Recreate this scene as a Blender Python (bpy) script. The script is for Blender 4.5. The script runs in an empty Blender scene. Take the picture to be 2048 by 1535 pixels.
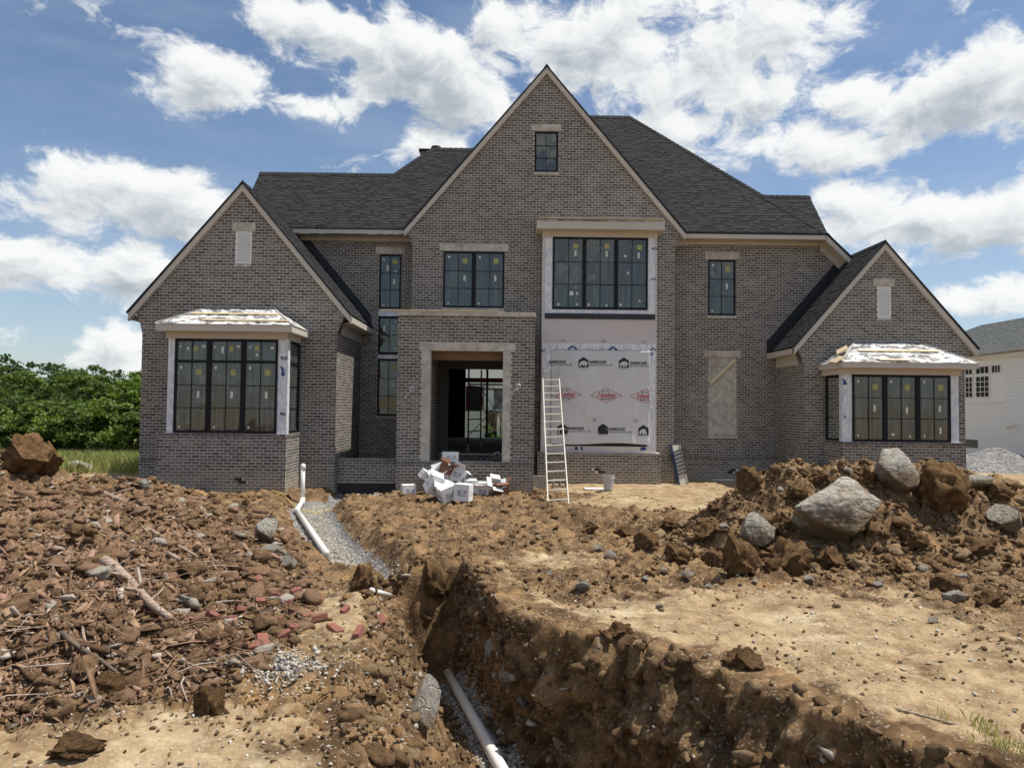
import bpy, bmesh, math, random
import numpy as np
from mathutils import Vector, Matrix
R_ = math.radians
random.seed(11); rng = np.random.default_rng(11)
scene = bpy.context.scene
COL = scene.collection

# ------------------------------------------------------------------ camera
FPX, IW, IH = 1460.0, 2048.0, 1535.0
EYE = 2.15
YAW, PITCH, ROLL = -8/1460.0, 47.5/1460.0, 0.0113
cam_d = bpy.data.cameras.new('camera'); cam = bpy.data.objects.new('camera', cam_d); COL.objects.link(cam)
cam_d.sensor_fit = 'HORIZONTAL'; cam_d.sensor_width = 36.0; cam_d.lens = 36.0*FPX/IW
cam_d.clip_start = 0.05; cam_d.clip_end = 4000
CAMR = Matrix.Rotation(YAW, 3, 'Z') @ Matrix.Rotation(math.pi/2+PITCH, 3, 'X') @ Matrix.Rotation(ROLL, 3, 'Z')
cam.matrix_world = Matrix.Translation((0, 0, EYE)) @ CAMR.to_4x4()
scene.camera = cam
def ray(px, py): return CAMR @ Vector(((px-IW/2)/FPX, -(py-IH/2)/FPX, -1.0))
def on_y(px, py, Y):                       # photo pixel -> point on the plane at depth Y
    d = ray(px, py); t = Y/d.y; return Vector((d.x*t, Y, EYE+d.z*t))

# ------------------------------------------------------------------ render / light
scene.view_settings.view_transform = 'Standard'; scene.view_settings.look = 'None'
scene.view_settings.exposure = 0.14; scene.view_settings.gamma = 1.0
try: scene.view_settings.use_curve_mapping = False
except Exception: pass
scene.render.engine = 'CYCLES'
scene.cycles.max_bounces = 7; scene.cycles.transparent_max_bounces = 12; scene.cycles.diffuse_bounces = 4
scene.cycles.use_denoising = True
SUN_EL, SUN_AZ = R_(65.0), R_(4.0)        # azimuth from +X (right of the picture) towards +Y; negative = towards the camera
sd = Vector((math.cos(SUN_EL)*math.cos(SUN_AZ), math.cos(SUN_EL)*math.sin(SUN_AZ), math.sin(SUN_EL)))
sun_d = bpy.data.lights.new('sun', 'SUN'); sun_d.energy = 5.0; sun_d.angle = R_(0.5); sun_d.color = (1.0, 0.95, 0.87)
sun = bpy.data.objects.new('sun', sun_d); COL.objects.link(sun)
sun.rotation_euler = sd.to_track_quat('Z', 'Y').to_euler(); sun.location = (10, 0, 30)

# ------------------------------------------------------------------ node helper: write shader maths as expressions
class N:
    def __init__(s, nt): s.nt = nt; s.n = nt.nodes; s.l = nt.links
    def put(s, sock, v):
        if isinstance(v, bpy.types.NodeSocket): s.l.new(v, sock)
        else:
            try: sock.default_value = v
            except Exception: sock.default_value = (v[0], v[1], v[2], 1.0) if len(v) == 3 else v
    def m(s, op, a, b=0.0, c=None, clamp=False):
        x = s.n.new('ShaderNodeMath'); x.operation = op; x.use_clamp = clamp
        s.put(x.inputs[0], a); s.put(x.inputs[1], b)
        if c is not None: s.put(x.inputs[2], c)
        return x.outputs[0]
    def add(s, a, b): return s.m('ADD', a, b)
    def sub(s, a, b): return s.m('SUBTRACT', a, b)
    def mul(s, a, b): return s.m('MULTIPLY', a, b)
    def ss(s, a, lo, hi, o0=0.0, o1=1.0):
        x = s.n.new('ShaderNodeMapRange'); x.interpolation_type = 'SMOOTHSTEP'
        s.put(x.inputs[0], a); s.put(x.inputs[1], lo); s.put(x.inputs[2], hi); s.put(x.inputs[3], o0); s.put(x.inputs[4], o1)
        return x.outputs[0]
    def mix(s, f, a, b):
        x = s.n.new('ShaderNodeMix'); x.data_type = 'RGBA'
        s.put(x.inputs[0], f); s.put(x.inputs[6], a); s.put(x.inputs[7], b); return x.outputs[2]
    def mulc(s, a, b, f=1.0):
        x = s.n.new('ShaderNodeMix'); x.data_type = 'RGBA'; x.blend_type = 'MULTIPLY'
        s.put(x.inputs[0], f); s.put(x.inputs[6], a); s.put(x.inputs[7], b); return x.outputs[2]
    def noise(s, vec, scale, detail=4.0, rough=0.55, dist=0.0, dims='3D'):
        x = s.n.new('ShaderNodeTexNoise'); x.noise_dimensions = dims
        if vec is not None: s.put(x.inputs['Vector'], vec)
        s.put(x.inputs['Scale'], scale); s.put(x.inputs['Detail'], detail); s.put(x.inputs['Roughness'], rough); s.put(x.inputs['Distortion'], dist)
        return x.outputs['Fac']
    def vor(s, vec, scale, feature='F1', out='Distance', rnd=1.0):
        x = s.n.new('ShaderNodeTexVoronoi'); x.feature = feature
        s.put(x.inputs['Vector'], vec); s.put(x.inputs['Scale'], scale); s.put(x.inputs['Randomness'], rnd); return x.outputs[out]
    def xyz(s, x=0.0, y=0.0, z=0.0):
        k = s.n.new('ShaderNodeCombineXYZ'); s.put(k.inputs[0], x); s.put(k.inputs[1], y); s.put(k.inputs[2], z); return k.outputs[0]
    def sep(s, v):
        k = s.n.new('ShaderNodeSeparateXYZ'); s.put(k.inputs[0], v); return k.outputs
    def vm(s, op, a, b=(0, 0, 0)):
        k = s.n.new('ShaderNodeVectorMath'); k.operation = op; s.put(k.inputs[0], a); s.put(k.inputs[1], b); return k.outputs[0]
    def attr(s, name):
        k = s.n.new('ShaderNodeAttribute'); k.attribute_name = name; return k.outputs['Fac']
    def pos(s): return s.n.new('ShaderNodeNewGeometry').outputs['Position']
    def obj(s): return s.n.new('ShaderNodeTexCoord').outputs['Object']
    def orand(s): return s.n.new('ShaderNodeObjectInfo').outputs['Random']
    def bump(s, h, dist=0.01, strength=1.0):
        k = s.n.new('ShaderNodeBump'); s.put(k.inputs['Height'], h); k.inputs['Distance'].default_value = dist
        k.inputs['Strength'].default_value = strength; return k.outputs[0]

# ------------------------------------------------------------------ sky
def build_world():
    w = bpy.data.worlds.new('World'); scene.world = w; w.use_nodes = True
    nt = w.node_tree; nt.nodes.clear(); n = N(nt)
    out = nt.nodes.new('ShaderNodeOutputWorld'); bg = nt.nodes.new('ShaderNodeBackground')
    nt.links.new(bg.outputs[0], out.inputs[0]); bg.inputs[1].default_value = 0.10
    sky = nt.nodes.new('ShaderNodeTexSky'); sky.sky_type = 'NISHITA'; sky.sun_disc = False
    sky.sun_elevation = SUN_EL; sky.sun_rotation = math.pi/2 - SUN_AZ
    sky.air_density = 1.0; sky.dust_density = 0.6; sky.ozone_density = 1.5; sky.altitude = 200
    d = nt.nodes.new('ShaderNodeTexCoord').outputs['Generated']
    x, y, z = n.sep(d)[:3]
    az = n.m('ARCTAN2', x, y); el = n.m('ARCSINE', z)
    # cumulus heaps: centre and radii of each heap on the sky (degrees of azimuth / elevation)
    away = n.m('MAXIMUM', n.ss(n.m('ABSOLUTE', az), .66, .95), n.ss(el, .50, .70)); away = n.m('MAXIMUM', away, .12)
    heaps = []
    for (px, py, rx, ry, s) in [(405, 165, 105, 70, 1.0), (300, 170, 60, 30, .35), (625, 222, 95, 36, .8), (560, 40, 70, 55, .8), (660, 75, 110, 60, 1.0),
            (800, 110, 150, 75, 1.05), (920, 190, 110, 80, 1.05), (860, 285, 80, 55, .9), (1010, 60, 90, 60, .6), (1230, 90, 210, 110, .85), (1430, 110, 190, 120, .9),
            (1330, 250, 130, 70, .7), (1500, 190, 90, 80, .8), (1560, 290, 150, 50, .7), (1700, 40, 70, 40, .55), (1960, 190, 190, 75, 1.05), (1740, 200, 110, 45, .7), (1660, 310, 130, 42, .8),
            (1880, 440, 190, 55, .95), (2030, 420, 110, 60, .8), (1700, 395, 110, 40, .8), (1960, 600, 110, 42, .95), (1800, 520, 130, 45, .5),
            (150, 400, 150, 60, 1.0), (335, 420, 105, 62, 1.05), (60, 545, 120, 60, 1.0), (265, 530, 115, 55, 1.05), (210, 690, 90, 45, .75), (60, 680, 120, 40, .55), (60, 20, 60, 25, .3)]:
        v = ray(px, py).normalized()
        heaps.append((math.atan2(v.x, v.y), math.asin(v.z), rx/FPX, ry/FPX, s))
    def density(da, de):
        a = n.add(az, da); e = n.add(el, de)
        p = n.xyz(n.mul(a, 1.0), n.mul(e, 1.55), 0.3)
        warp = n.noise(p, 9.0, 3.0, .5)
        p2 = n.vm('ADD', p, n.xyz(n.mul(n.sub(warp, .5), .09), n.mul(n.sub(n.noise(p, 8.0, 3.0, .5, 0.6), .5), .07), 0.0))
        f = n.add(n.mul(n.noise(p2, 8.5, 9.0, .62), .72), n.mul(n.noise(p2, 24.0, 7.0, .65, .4), .28))
        cov = n.ss(n.noise(p, 2.1, 2.0, .5), .42, .66)
        tot = None
        for (a0, e0, sa, se, s) in heaps:
            ua = n.mul(n.sub(a, a0), 1.0/sa); ue = n.mul(n.sub(e, e0), 1.0/se)
            q = n.m('MULTIPLY_ADD', ua, ua, n.mul(ue, ue))
            g = n.mul(n.m('EXPONENT', n.mul(q, -0.85)), s)
            tot = g if tot is None else n.m('SMOOTH_MAX', tot, g, 0.15)
        return n.add(n.add(n.mul(tot, .74), n.mul(n.mul(cov, away), .45)), n.mul(n.sub(f, .5), 2.1)), f
    den, f = density(0.0, 0.0)
    den2, _ = density(0.014, 0.022)
    cover = n.ss(den, .25, .52)
    shade = n.ss(den2, .30, .98)
    up = n.ss(el, -0.02, 0.18)
    veil = n.mul(n.ss(n.noise(n.xyz(n.mul(az, 2.0), n.mul(el, 7.0), 1.0), 2.2, 6.0, .6), .38, .75), .42)
    hz = n.ss(el, -.02, .42, 1.0, 0.0)
    K = 1/0.12
    skyc = n.mulc(sky.outputs[0], (1.02, 1.05, 1.08, 1))
    haze = n.mix(n.add(n.mul(hz, .28), n.mul(veil, .52)), skyc, (.58*K, .67*K, .78*K, 1))
    lit = n.mix(shade, (1.06*K, 1.07*K, 1.06*K, 1), (.47*K, .53*K, .59*K, 1))
    col = n.mix(n.mul(cover, .97), haze, lit)
    n.put(bg.inputs[0], col)
    w.cycles.sampling_method = 'MANUAL'; w.cycles.sample_map_resolution = 512
build_world()

# ------------------------------------------------------------------ mesh helpers
class MB:
    def __init__(s): s.v = []; s.f = []; s.t = []
    def quad(s, a, b, c, d, t=0.5):
        i = len(s.v); s.v += [tuple(a), tuple(b), tuple(c), tuple(d)]; s.f.append((i, i+1, i+2, i+3)); s.t.append(t); return s
    def poly(s, pts, t=0.5):
        i = len(s.v); s.v += [tuple(p) for p in pts]; s.f.append(tuple(range(i, i+len(pts)))); s.t.append(t); return s
    def box(s, x0, x1, y0, y1, z0, z1, t=0.5, skip=''):
        i = len(s.v)
        s.v += [(x0, y0, z0), (x1, y0, z0), (x1, y1, z0), (x0, y1, z0), (x0, y0, z1), (x1, y0, z1), (x1, y1, z1), (x0, y1, z1)]
        for k, f in {'f': (0, 1, 5, 4), 'r': (1, 2, 6, 5), 'b': (2, 3, 7, 6), 'l': (3, 0, 4, 7), 'u': (4, 5, 6, 7), 'd': (3, 2, 1, 0)}.items():
            if k not in skip: s.f.append(tuple(i+j for j in f)); s.t.append(t)
        return s
    def obox(s, c, ax, ay, az, t=0.5):                 # oriented box, half axes
        c = Vector(c); ax, ay, az = Vector(ax), Vector(ay), Vector(az); i = len(s.v)
        for kz in (-1, 1):
            for kx, ky in ((-1, -1), (1, -1), (1, 1), (-1, 1)): s.v.append(tuple(c+ax*kx+ay*ky+az*kz))
        for f in ((0, 1, 5, 4), (1, 2, 6, 5), (2, 3, 7, 6), (3, 0, 4, 7), (4, 5, 6, 7), (3, 2, 1, 0)): s.f.append(tuple(i+j for j in f)); s.t.append(t)
        return s
    def bar(s, a, b, w, h, up=(0, 0, 1), t=0.5):
        a, b = Vector(a), Vector(b); d = (b-a); L = d.length; d.normalize()
        side = d.cross(Vector(up));  side = side.normalized() if side.length > 1e-5 else Vector((1, 0, 0))
        u = side.cross(d).normalized(); return s.obox((a+b)/2, d*L/2, side*w/2, u*h/2, t)
    def prism(s, pts, off, t=0.5):                     # polygon extruded by vector off
        off = Vector(off); a = [Vector(p) for p in pts]; b = [p+off for p in a]; i = len(s.v); n = len(a)
        s.v += [tuple(p) for p in a+b]; s.f.append(tuple(range(i, i+n))); s.f.append(tuple(range(i+2*n-1, i+n-1, -1))); s.t += [t, t]
        for k in range(n): s.f.append((i+k, i+n+k, i+n+(k+1) % n, i+(k+1) % n)); s.t.append(t)
        return s
    def tube(s, path, r, n=10, cap=True, t=0.5):
        path = [Vector(p) for p in path]; m = len(path); rr = r if isinstance(r, (list, tuple)) else [r]*m; base = len(s.v); prev = None
        for k, p in enumerate(path):
            d = (path[min(k+1, m-1)]-path[max(k-1, 0)]).normalized()
            ref = prev if prev is not None else (Vector((0, 0, 1)) if abs(d.z) < .9 else Vector((1, 0, 0)))
            u = (ref-d*ref.dot(d)).normalized(); w = d.cross(u); prev = u
            for j in range(n):
                a = 2*math.pi*j/n; s.v.append(tuple(p+(u*math.cos(a)+w*math.sin(a))*rr[k]))
        for k in range(m-1):
            for j in range(n):
                s.f.append((base+k*n+j, base+k*n+(j+1) % n, base+(k+1)*n+(j+1) % n, base+(k+1)*n+j)); s.t.append(t)
        if cap:
            s.f.append(tuple(base+j for j in range(n))[::-1]); s.f.append(tuple(base+(m-1)*n+j for j in range(n))); s.t += [t, t]
        return s
    def mesh(s, name, mat=None, smooth=False, tint=False):
        me = bpy.data.meshes.new(name); me.from_pydata(s.v, [], s.f)
        if mat: me.materials.append(mat)
        if tint:
            a = me.attributes.new('tint', 'FLOAT', 'FACE'); a.data.foreach_set('value', np.array(s.t, dtype=np.float32))
        if smooth: me.polygons.foreach_set('use_smooth', [True]*len(me.polygons))
        me.update(); return me
    def build(s, name, mat, parent=None, smooth=False, tint=False):
        return link(name, s.mesh(name, mat, smooth, tint), parent)
def link(name, data, parent=None):
    o = bpy.data.objects.new(name, data); COL.objects.link(o)
    if parent: o.parent = parent
    return o
def tag(o, label=None, cat=None, group=None, kind=None):
    if label: o['label'] = label
    if cat: o['category'] = cat
    if group: o['group'] = group
    if kind: o['kind'] = kind
    return o
def thing(name, label, cat, loc=(0, 0, 0), group=None, rz=0.0):
    o = link(name, None); o.location = loc; o.rotation_euler = (0, 0, rz); o.empty_display_size = .2
    return tag(o, label, cat, group)
def np_mesh(name, verts, faces, mat, smooth=False, attrs=None, dom='POINT'):
    me = bpy.data.meshes.new(name); nv = len(verts); nf, k = faces.shape
    me.vertices.add(nv); me.vertices.foreach_set('co', np.ascontiguousarray(verts, dtype=np.float32).ravel())
    me.loops.add(nf*k); me.loops.foreach_set('vertex_index', np.ascontiguousarray(faces, dtype=np.int32).ravel())
    me.polygons.add(nf); me.polygons.foreach_set('loop_start', np.arange(0, nf*k, k, dtype=np.int32))
    if smooth: me.polygons.foreach_set('use_smooth', np.ones(nf, dtype=bool))
    if mat: me.materials.append(mat)
    for an, av in (attrs or {}).items():
        a = me.attributes.new(an, 'FLOAT', dom); a.data.foreach_set('value', np.ascontiguousarray(av, dtype=np.float32))
    me.update(calc_edges=True); me.validate(); return me

# ------------------------------------------------------------------ materials
def mat(name, col, rough=.8, fn=None, metal=0.0, spec=None):
    m = bpy.data.materials.new(name); m.use_nodes = True; nt = m.node_tree; b = nt.nodes['Principled BSDF']
    b.inputs['Base Color'].default_value = (*col, 1); b.inputs['Roughness'].default_value = rough; b.inputs['Metallic'].default_value = metal
    if spec is not None: b.inputs['Specular IOR Level'].default_value = spec
    if fn: fn(N(nt), b)
    return m
def f_speck(col, amt=.25, scale=8.0, bump=.0, bscale=60.0, detail=5.0):
    def fn(n, b):
        p = n.obj(); f = n.noise(p, scale, detail, .6)
        n.put(b.inputs['Base Color'], n.mulc((*col, 1), n.mix(f, (1-amt,)*3+(1,), (1+amt,)*3+(1,))))
        if bump: n.put(b.inputs['Normal'], n.bump(n.noise(p, bscale, 4.0, .6), bump))
    return fn
def f_brick(n, b):
    t = n.attr('tint'); p = n.pos()
    c = n.mix(n.ss(t, 0, 1), (.104, .094, .085, 1), (.222, .202, .181, 1))
    c = n.mix(n.ss(n.m('FRACT', n.mul(t, 7.31)), .80, 1.0, 0, .5), c, (.25, .212, .182, 1))
    f = n.noise(p, 38.0, 4.0, .65)
    c = n.mulc(c, n.mix(f, (.62, .62, .62, 1), (1.38, 1.38, 1.38, 1)))
    sm = n.ss(n.noise(p, 1.1, 3.0, .6), .54, .74)                     # mortar smear and dust patches
    sm = n.mul(sm, n.ss(n.noise(p, 17.0, 3.0, .6), .42, .70))
    c = n.mix(n.mul(sm, .55), c, (.48, .45, .405, 1))
    batch = n.noise(n.vm('MULTIPLY', p, (.5, .5, 1.0)), .9, 3.0, .6); c = n.mulc(c, n.mix(batch, (.80, .80, .81, 1), (1.2, 1.19, 1.17, 1)))
    splash = n.mul(n.ss(n.sub(n.sep(p)[2], n.mul(n.noise(p, 2.5, 5.0, .7), 1.1)), -.75, .15, 1.0, 0.0), .55); c = n.mix(splash, c, (.38, .31, .22, 1))
    n.put(b.inputs['Base Color'], c); n.put(b.inputs['Normal'], n.bump(n.noise(p, 110.0, 3.0, .6), .004, .8))
def f_mortar(n, b):
    p = n.pos(); f = n.noise(p, 9.0, 5.0, .65)
    n.put(b.inputs['Base Color'], n.mulc((.68, .635, .565, 1), n.mix(f, (.78, .78, .78, 1), (1.15, 1.15, 1.15, 1))))
    n.put(b.inputs['Normal'], n.bump(n.noise(p, 90.0, 3.0, .6), .004))
def f_shingle(n, b):
    t = n.attr('tint'); p = n.pos()
    c = n.mix(t, (.026, .0265, .028, 1), (.054, .054, .055, 1))
    c = n.mulc(c, n.mix(n.noise(p, 70.0, 3.0, .7), (.6, .6, .6, 1), (1.45, 1.45, 1.45, 1)))
    c = n.mulc(c, n.mix(n.noise(p, .9, 3.0, .6), (.82, .82, .82, 1), (1.18, 1.18, 1.18, 1)))
    n.put(b.inputs['Base Color'], c); n.put(b.inputs['Normal'], n.bump(n.noise(p, 160.0, 2.0, .6), .003))
def f_stone_trim(n, b):
    p = n.pos(); f = n.noise(p, 5.0, 6.0, .65)
    c = n.mix(n.ss(f, .35, .68), (.43, .395, .335, 1), (.62, .575, .50, 1))
    c = n.mulc(c, n.mix(n.ss(n.noise(p, 1.7, 4.0, .7), .5, .75), (1, 1, 1, 1), (.72, .69, .64, 1)))
    n.put(b.inputs['Base Color'], c); n.put(b.inputs['Normal'], n.bump(n.noise(p, 70.0, 4.0, .6), .004))
def f_paint(col, a=.08):
    def fn(n, b):
        p = n.pos(); f = n.noise(p, 2.2, 5.0, .65)
        c = n.mulc((*col, 1), n.mix(f, (1-a, 1-a, 1-a*1.2, 1), (1+a, 1+a, 1+a, 1)))
        n.put(b.inputs['Base Color'], c)
    return fn
def f_wood(c0, c1, sc=(1.5, 22, 22)):
    def fn(n, b):
        p = n.vm('MULTIPLY', n.obj(), sc); f = n.noise(p, 3.0, 5.0, .6, .4)
        c = n.mix(n.ss(f, .3, .7), (*c0, 1), (*c1, 1))
        n.put(b.inputs['Base Color'], n.mulc(c, n.mix(n.orand(), (.85, .85, .85, 1), (1.12, 1.12, 1.12, 1))))
        n.put(b.inputs['Normal'], n.bump(f, .004))
    return fn
def f_under(n, b):                                                    # torn white-over-black roof underlayment
    p = n.pos(); q = n.vm('MULTIPLY', p, (1.0, 2.0, 2.4))
    f = n.noise(q, 3.1, 7.0, .68, .5)
    c = n.mix(n.ss(f, .46, .52), (.085, .085, .09, 1), (.74, .73, .70, 1))
    n.put(b.inputs['Base Color'], n.mulc(c, n.mix(n.noise(p, 14.0, 3.0, .6), (.7, .7, .7, 1), (1.2, 1.2, 1.2, 1)))); n.put(b.inputs['Normal'], n.bump(f, .05))
def f_wrap(col):
    def fn(n, b):
        p = n.pos(); f = n.noise(n.vm('MULTIPLY', p, (1.0, 1.0, .55)), 3.0, 5.0, .6, .8)
        c = n.mulc((*col, 1), n.mix(n.noise(p, 1.4, 4.0, .6), (.86, .86, .87, 1), (1.08, 1.07, 1.05, 1)))
        n.put(b.inputs['Base Color'], c); n.put(b.inputs['Normal'], n.bump(f, .035, .8))
    return fn
def f_tape(n, b):                                                     # silver-white flashing tape, creased
    p = n.pos(); f = n.noise(n.vm('MULTIPLY', p, (2.2, 2.2, .8)), 5.5, 6.0, .7, .6)
    c = n.mix(n.ss(f, .45, .56), (.60, .63, .69, 1), (.82, .82, .82, 1))
    n.put(b.inputs['Base Color'], c); n.put(b.inputs['Normal'], n.bump(f, .02))
def glass_mat():
    m = bpy.data.materials.new('window_glass'); m.use_nodes = True; nt = m.node_tree; nt.nodes.clear(); n = N(nt)
    o = nt.nodes.new('ShaderNodeOutputMaterial'); mx = nt.nodes.new('ShaderNodeMixShader')
    tr = nt.nodes.new('ShaderNodeBsdfTransparent'); tr.inputs[0].default_value = (.70, .76, .73, 1)
    gl = nt.nodes.new('ShaderNodeBsdfGlossy'); gl.inputs['Roughness'].default_value = .03; gl.inputs['Color'].default_value = (.84, .88, .84, 1)
    lw = nt.nodes.new('ShaderNodeFresnel'); lw.inputs[0].default_value = 1.75
    p = n.pos(); n.put(gl.inputs['Normal'], n.bump(n.noise(n.vm('ADD', p, n.xyz(n.mul(n.orand(), 40.0), 0.0, 0.0)), 1.1, 2.0, .5), .03, .6))
    dirt = nt.nodes.new('ShaderNodeBsdfDiffuse'); dirt.inputs[0].default_value = (.36, .38, .36, 1)  # pale grey-green diffuse layer, mixed in as vertical streaks
    mx2 = nt.nodes.new('ShaderNodeMixShader'); st = n.ss(n.noise(n.vm('MULTIPLY', p, (9.0, 9.0, .5)), 2.0, 4.0, .7), .36, .80, .10, .40)
    n.put(mx2.inputs[0], st); nt.links.new(tr.outputs[0], mx2.inputs[1]); nt.links.new(dirt.outputs[0], mx2.inputs[2])
    n.put(mx.inputs[0], n.mul(lw.outputs[0], 1.15)); nt.links.new(mx2.outputs[0], mx.inputs[1]); nt.links.new(gl.outputs[0], mx.inputs[2])
    nt.links.new(mx.outputs[0], o.inputs[0]); return m
def f_dirt(n, b):
    p = n.pos(); dust = n.attr('dust'); gr = n.attr('gravel'); gs = n.attr('grass'); rd = n.attr('red')
    big = n.noise(p, .55, 4.0, .6); mid = n.noise(p, 3.4, 6.0, .65); fine = n.noise(p, 24.0, 5.0, .7)
    fresh = n.mix(n.ss(mid, .36, .66), (.085, .051, .026, 1), (.248, .158, .080, 1))
    fresh = n.mix(n.ss(n.noise(p, 1.3, 5.0, .65), .52, .72), fresh, (.32, .195, .092, 1))
    dry = n.mix(n.ss(mid, .30, .70), (.235, .160, .088, 1), (.415, .312, .185, 1))
    dry = n.mix(n.ss(n.noise(p, .8, 5.0, .7), .52, .70), dry, (.52, .43, .285, 1))
    d = n.m('ADD', n.mul(dust, .84), n.add(n.mul(n.sub(mid, .5), 1.1), n.mul(n.sub(big, .5), .8)), clamp=True)
    c = n.mix(n.ss(d, .25, .75), fresh, dry)
    c = n.mulc(c, n.mix(fine, (.52, .49, .45, 1), (1.48, 1.48, 1.48, 1)))
    c = n.mulc(c, n.mix(n.ss(n.noise(p, 2.0, 6.0, .75, .6), .56, .70), (1, 1, 1, 1), (.60, .52, .44, 1)))
    crack = n.ss(n.vor(n.vm('ADD', p, n.xyz(n.mul(mid, .2), n.mul(fine, .06), 0.0)), 5.5, 'DISTANCE_TO_EDGE'), .0, .03, .55, 1.0)
    c = n.mulc(c, n.mix(n.mul(n.ss(n.noise(p, .45, 2.0, .5), .52, .60), dust), (1, 1, 1, 1), n.xyz(crack, crack, crack)))
    red = n.mix(n.ss(fine, .35, .65), (.130, .072, .044, 1), (.33, .205, .130, 1)); c = n.mix(n.mul(rd, n.ss(mid, .34, .60)), c, red)
    peb = n.vor(p, 62.0, 'F1', 'Color'); k = n.sep(peb)
    chip = n.ss(k[0], .90, .93); c = n.mix(n.mul(chip, .35), c, (.50, .43, .33, 1))
    gv = n.vor(p, 34.0, 'F1', 'Color'); g1 = n.mix(n.sep(gv)[0], (.20, .195, .19, 1), (.52, .51, .49, 1))
    c = n.mix(n.ss(gr, .35, .6), c, n.mulc(g1, n.mix(n.ss(n.vor(p, 34.0), .0, .6), (1.1, 1.1, 1.1, 1), (.45, .45, .45, 1))))
    gg = n.mix(n.ss(n.noise(p, 1.2, 5.0, .7), .35, .65), (.075, .105, .025, 1), (.24, .24, .085, 1)); c = n.mix(gs, c, gg)
    n.put(b.inputs['Base Color'], c); b.inputs['Specular IOR Level'].default_value = .15
    h = n.add(n.add(n.mul(n.noise(p, 9.0, 6.0, .7), .7), n.mul(fine, .35)), n.mul(n.sub(1.0, n.vor(p, 30.0)), .12))
    n.put(b.inputs['Normal'], n.bump(h, .035, .9))
def f_clod(n, b):
    p = n.pos(); f = n.noise(p, 14.0, 5.0, .7); t = n.attr('tint')
    c = n.mix(n.ss(f, .3, .7), (.098, .055, .028, 1), (.27, .165, .082, 1))
    c = n.mix(n.ss(t, .45, .8), c, n.mix(f, (.23, .148, .078, 1), (.40, .288, .165, 1)))
    c = n.mix(n.ss(t, .95, .97), c, (.34, .20, .095, 1))
    n.put(b.inputs['Base Color'], c); n.put(b.inputs['Normal'], n.bump(n.noise(p, 38.0, 6.0, .75), .035)); b.inputs['Specular IOR Level'].default_value = .15
def f_pebble(n, b):
    p = n.pos(); f = n.noise(p, 16.0, 4.0, .7); t = n.attr('tint')
    c = n.mix(t, (.34, .31, .26, 1), (.66, .61, .52, 1)); c = n.mulc(c, n.mix(f, (.65, .62, .58, 1), (1.25, 1.25, 1.25, 1)))
    n.put(b.inputs['Base Color'], c); n.put(b.inputs['Normal'], n.bump(f, .012))
def f_rock(n, b):
    p = n.obj(); r = n.orand(); q = n.vm('ADD', p, n.xyz(n.mul(r, 9.0), n.mul(r, 5.0), 0.0)); f = n.noise(q, 2.6, 7.0, .68, .5)
    c = n.mix(n.ss(f, .32, .68), (.50, .455, .375, 1), (.86, .80, .69, 1))
    c = n.mix(n.mul(n.ss(n.noise(q, 1.3, 5.0, .7), .50, .66), .75), c, (.40, .28, .16, 1))
    caked = n.ss(n.add(n.sep(p)[2], n.mul(n.sub(n.noise(q, 2.0, 5.0, .7), .5), 1.8)), -.55, .05, .85, 0.0); c = n.mix(caked, c, (.26, .165, .085, 1))
    n.put(b.inputs['Base Color'], n.mulc(c, n.mix(n.noise(q, 22.0, 4.0, .7), (.7, .7, .7, 1), (1.25, 1.25, 1.25, 1))))
    ck = n.vor(n.vm('ADD', q, n.xyz(n.mul(f, .5), n.mul(f, .3), 0.0)), 2.2, 'DISTANCE_TO_EDGE')
    n.put(b.inputs['Normal'], n.bump(n.add(n.add(n.noise(q, 6.0, 8.0, .74), n.mul(n.noise(q, 40.0, 3.0, .6), .2)), n.mul(n.ss(ck, 0.0, .08), .35)), .13))
def f_clay(n, b):
    p = n.obj(); r = n.orand(); q = n.vm('ADD', p, n.xyz(n.mul(r, 9.0), n.mul(r, 5.0), 0.0)); f = n.noise(q, 3.0, 7.0, .7, .3)
    c = n.mix(n.ss(f, .3, .7), (.100, .056, .026, 1), (.31, .185, .088, 1))
    n.put(b.inputs['Base Color'], n.mulc(c, n.mix(n.noise(q, 26.0, 4.0, .7), (.6, .6, .6, 1), (1.35, 1.35, 1.35, 1))))
    n.put(b.inputs['Normal'], n.bump(n.noise(q, 11.0, 7.0, .75), .06)); b.inputs['Specular IOR Level'].default_value = .12
def f_leaf(c0, c1):
    def fn(n, b):
        t = n.attr('tint'); c = n.mix(t, (*c0, 1), (*c1, 1)); r = n.orand()
        n.put(b.inputs['Base Color'], n.mulc(c, n.mix(r, (.62, .68, .6, 1), (1.22, 1.16, 1.1, 1))))
        b.inputs['Subsurface Weight'].default_value = 0.0
        tr = n.n.new('ShaderNodeBsdfTranslucent'); n.put(tr.inputs[0], n.mulc(c, (1.3, 1.5, .6, 1)))
        ad = n.n.new('ShaderNodeMixShader'); ad.inputs[0].default_value = .3
        o = n.n['Material Output']; n.l.new(b.outputs[0], ad.inputs[1]); n.l.new(tr.outputs[0], ad.inputs[2]); n.l.new(ad.outputs[0], o.inputs[0])
    return fn
M = {}
M['brick'] = mat('brick', (.15, .13, .11), .9, f_brick, spec=.2)
M['mortar'] = mat('mortar', (.45, .42, .38), .95, f_mortar, spec=.1)
M['shingle'] = mat('shingle', (.05, .05, .05), .95, f_shingle, spec=.08)
M['deck'] = mat('roof_deck', (.03, .03, .032), .95)
M['membrane'] = mat('membrane', (.012, .014, .018), .55, f_speck((.012, .014, .018), .4, 5.0))
M['trim'] = mat('trim', (.55, .50, .43), .6, f_paint((.55, .50, .43), .07))
M['stone'] = mat('cast_stone', (.45, .42, .36), .85, f_stone_trim, spec=.2)
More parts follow.
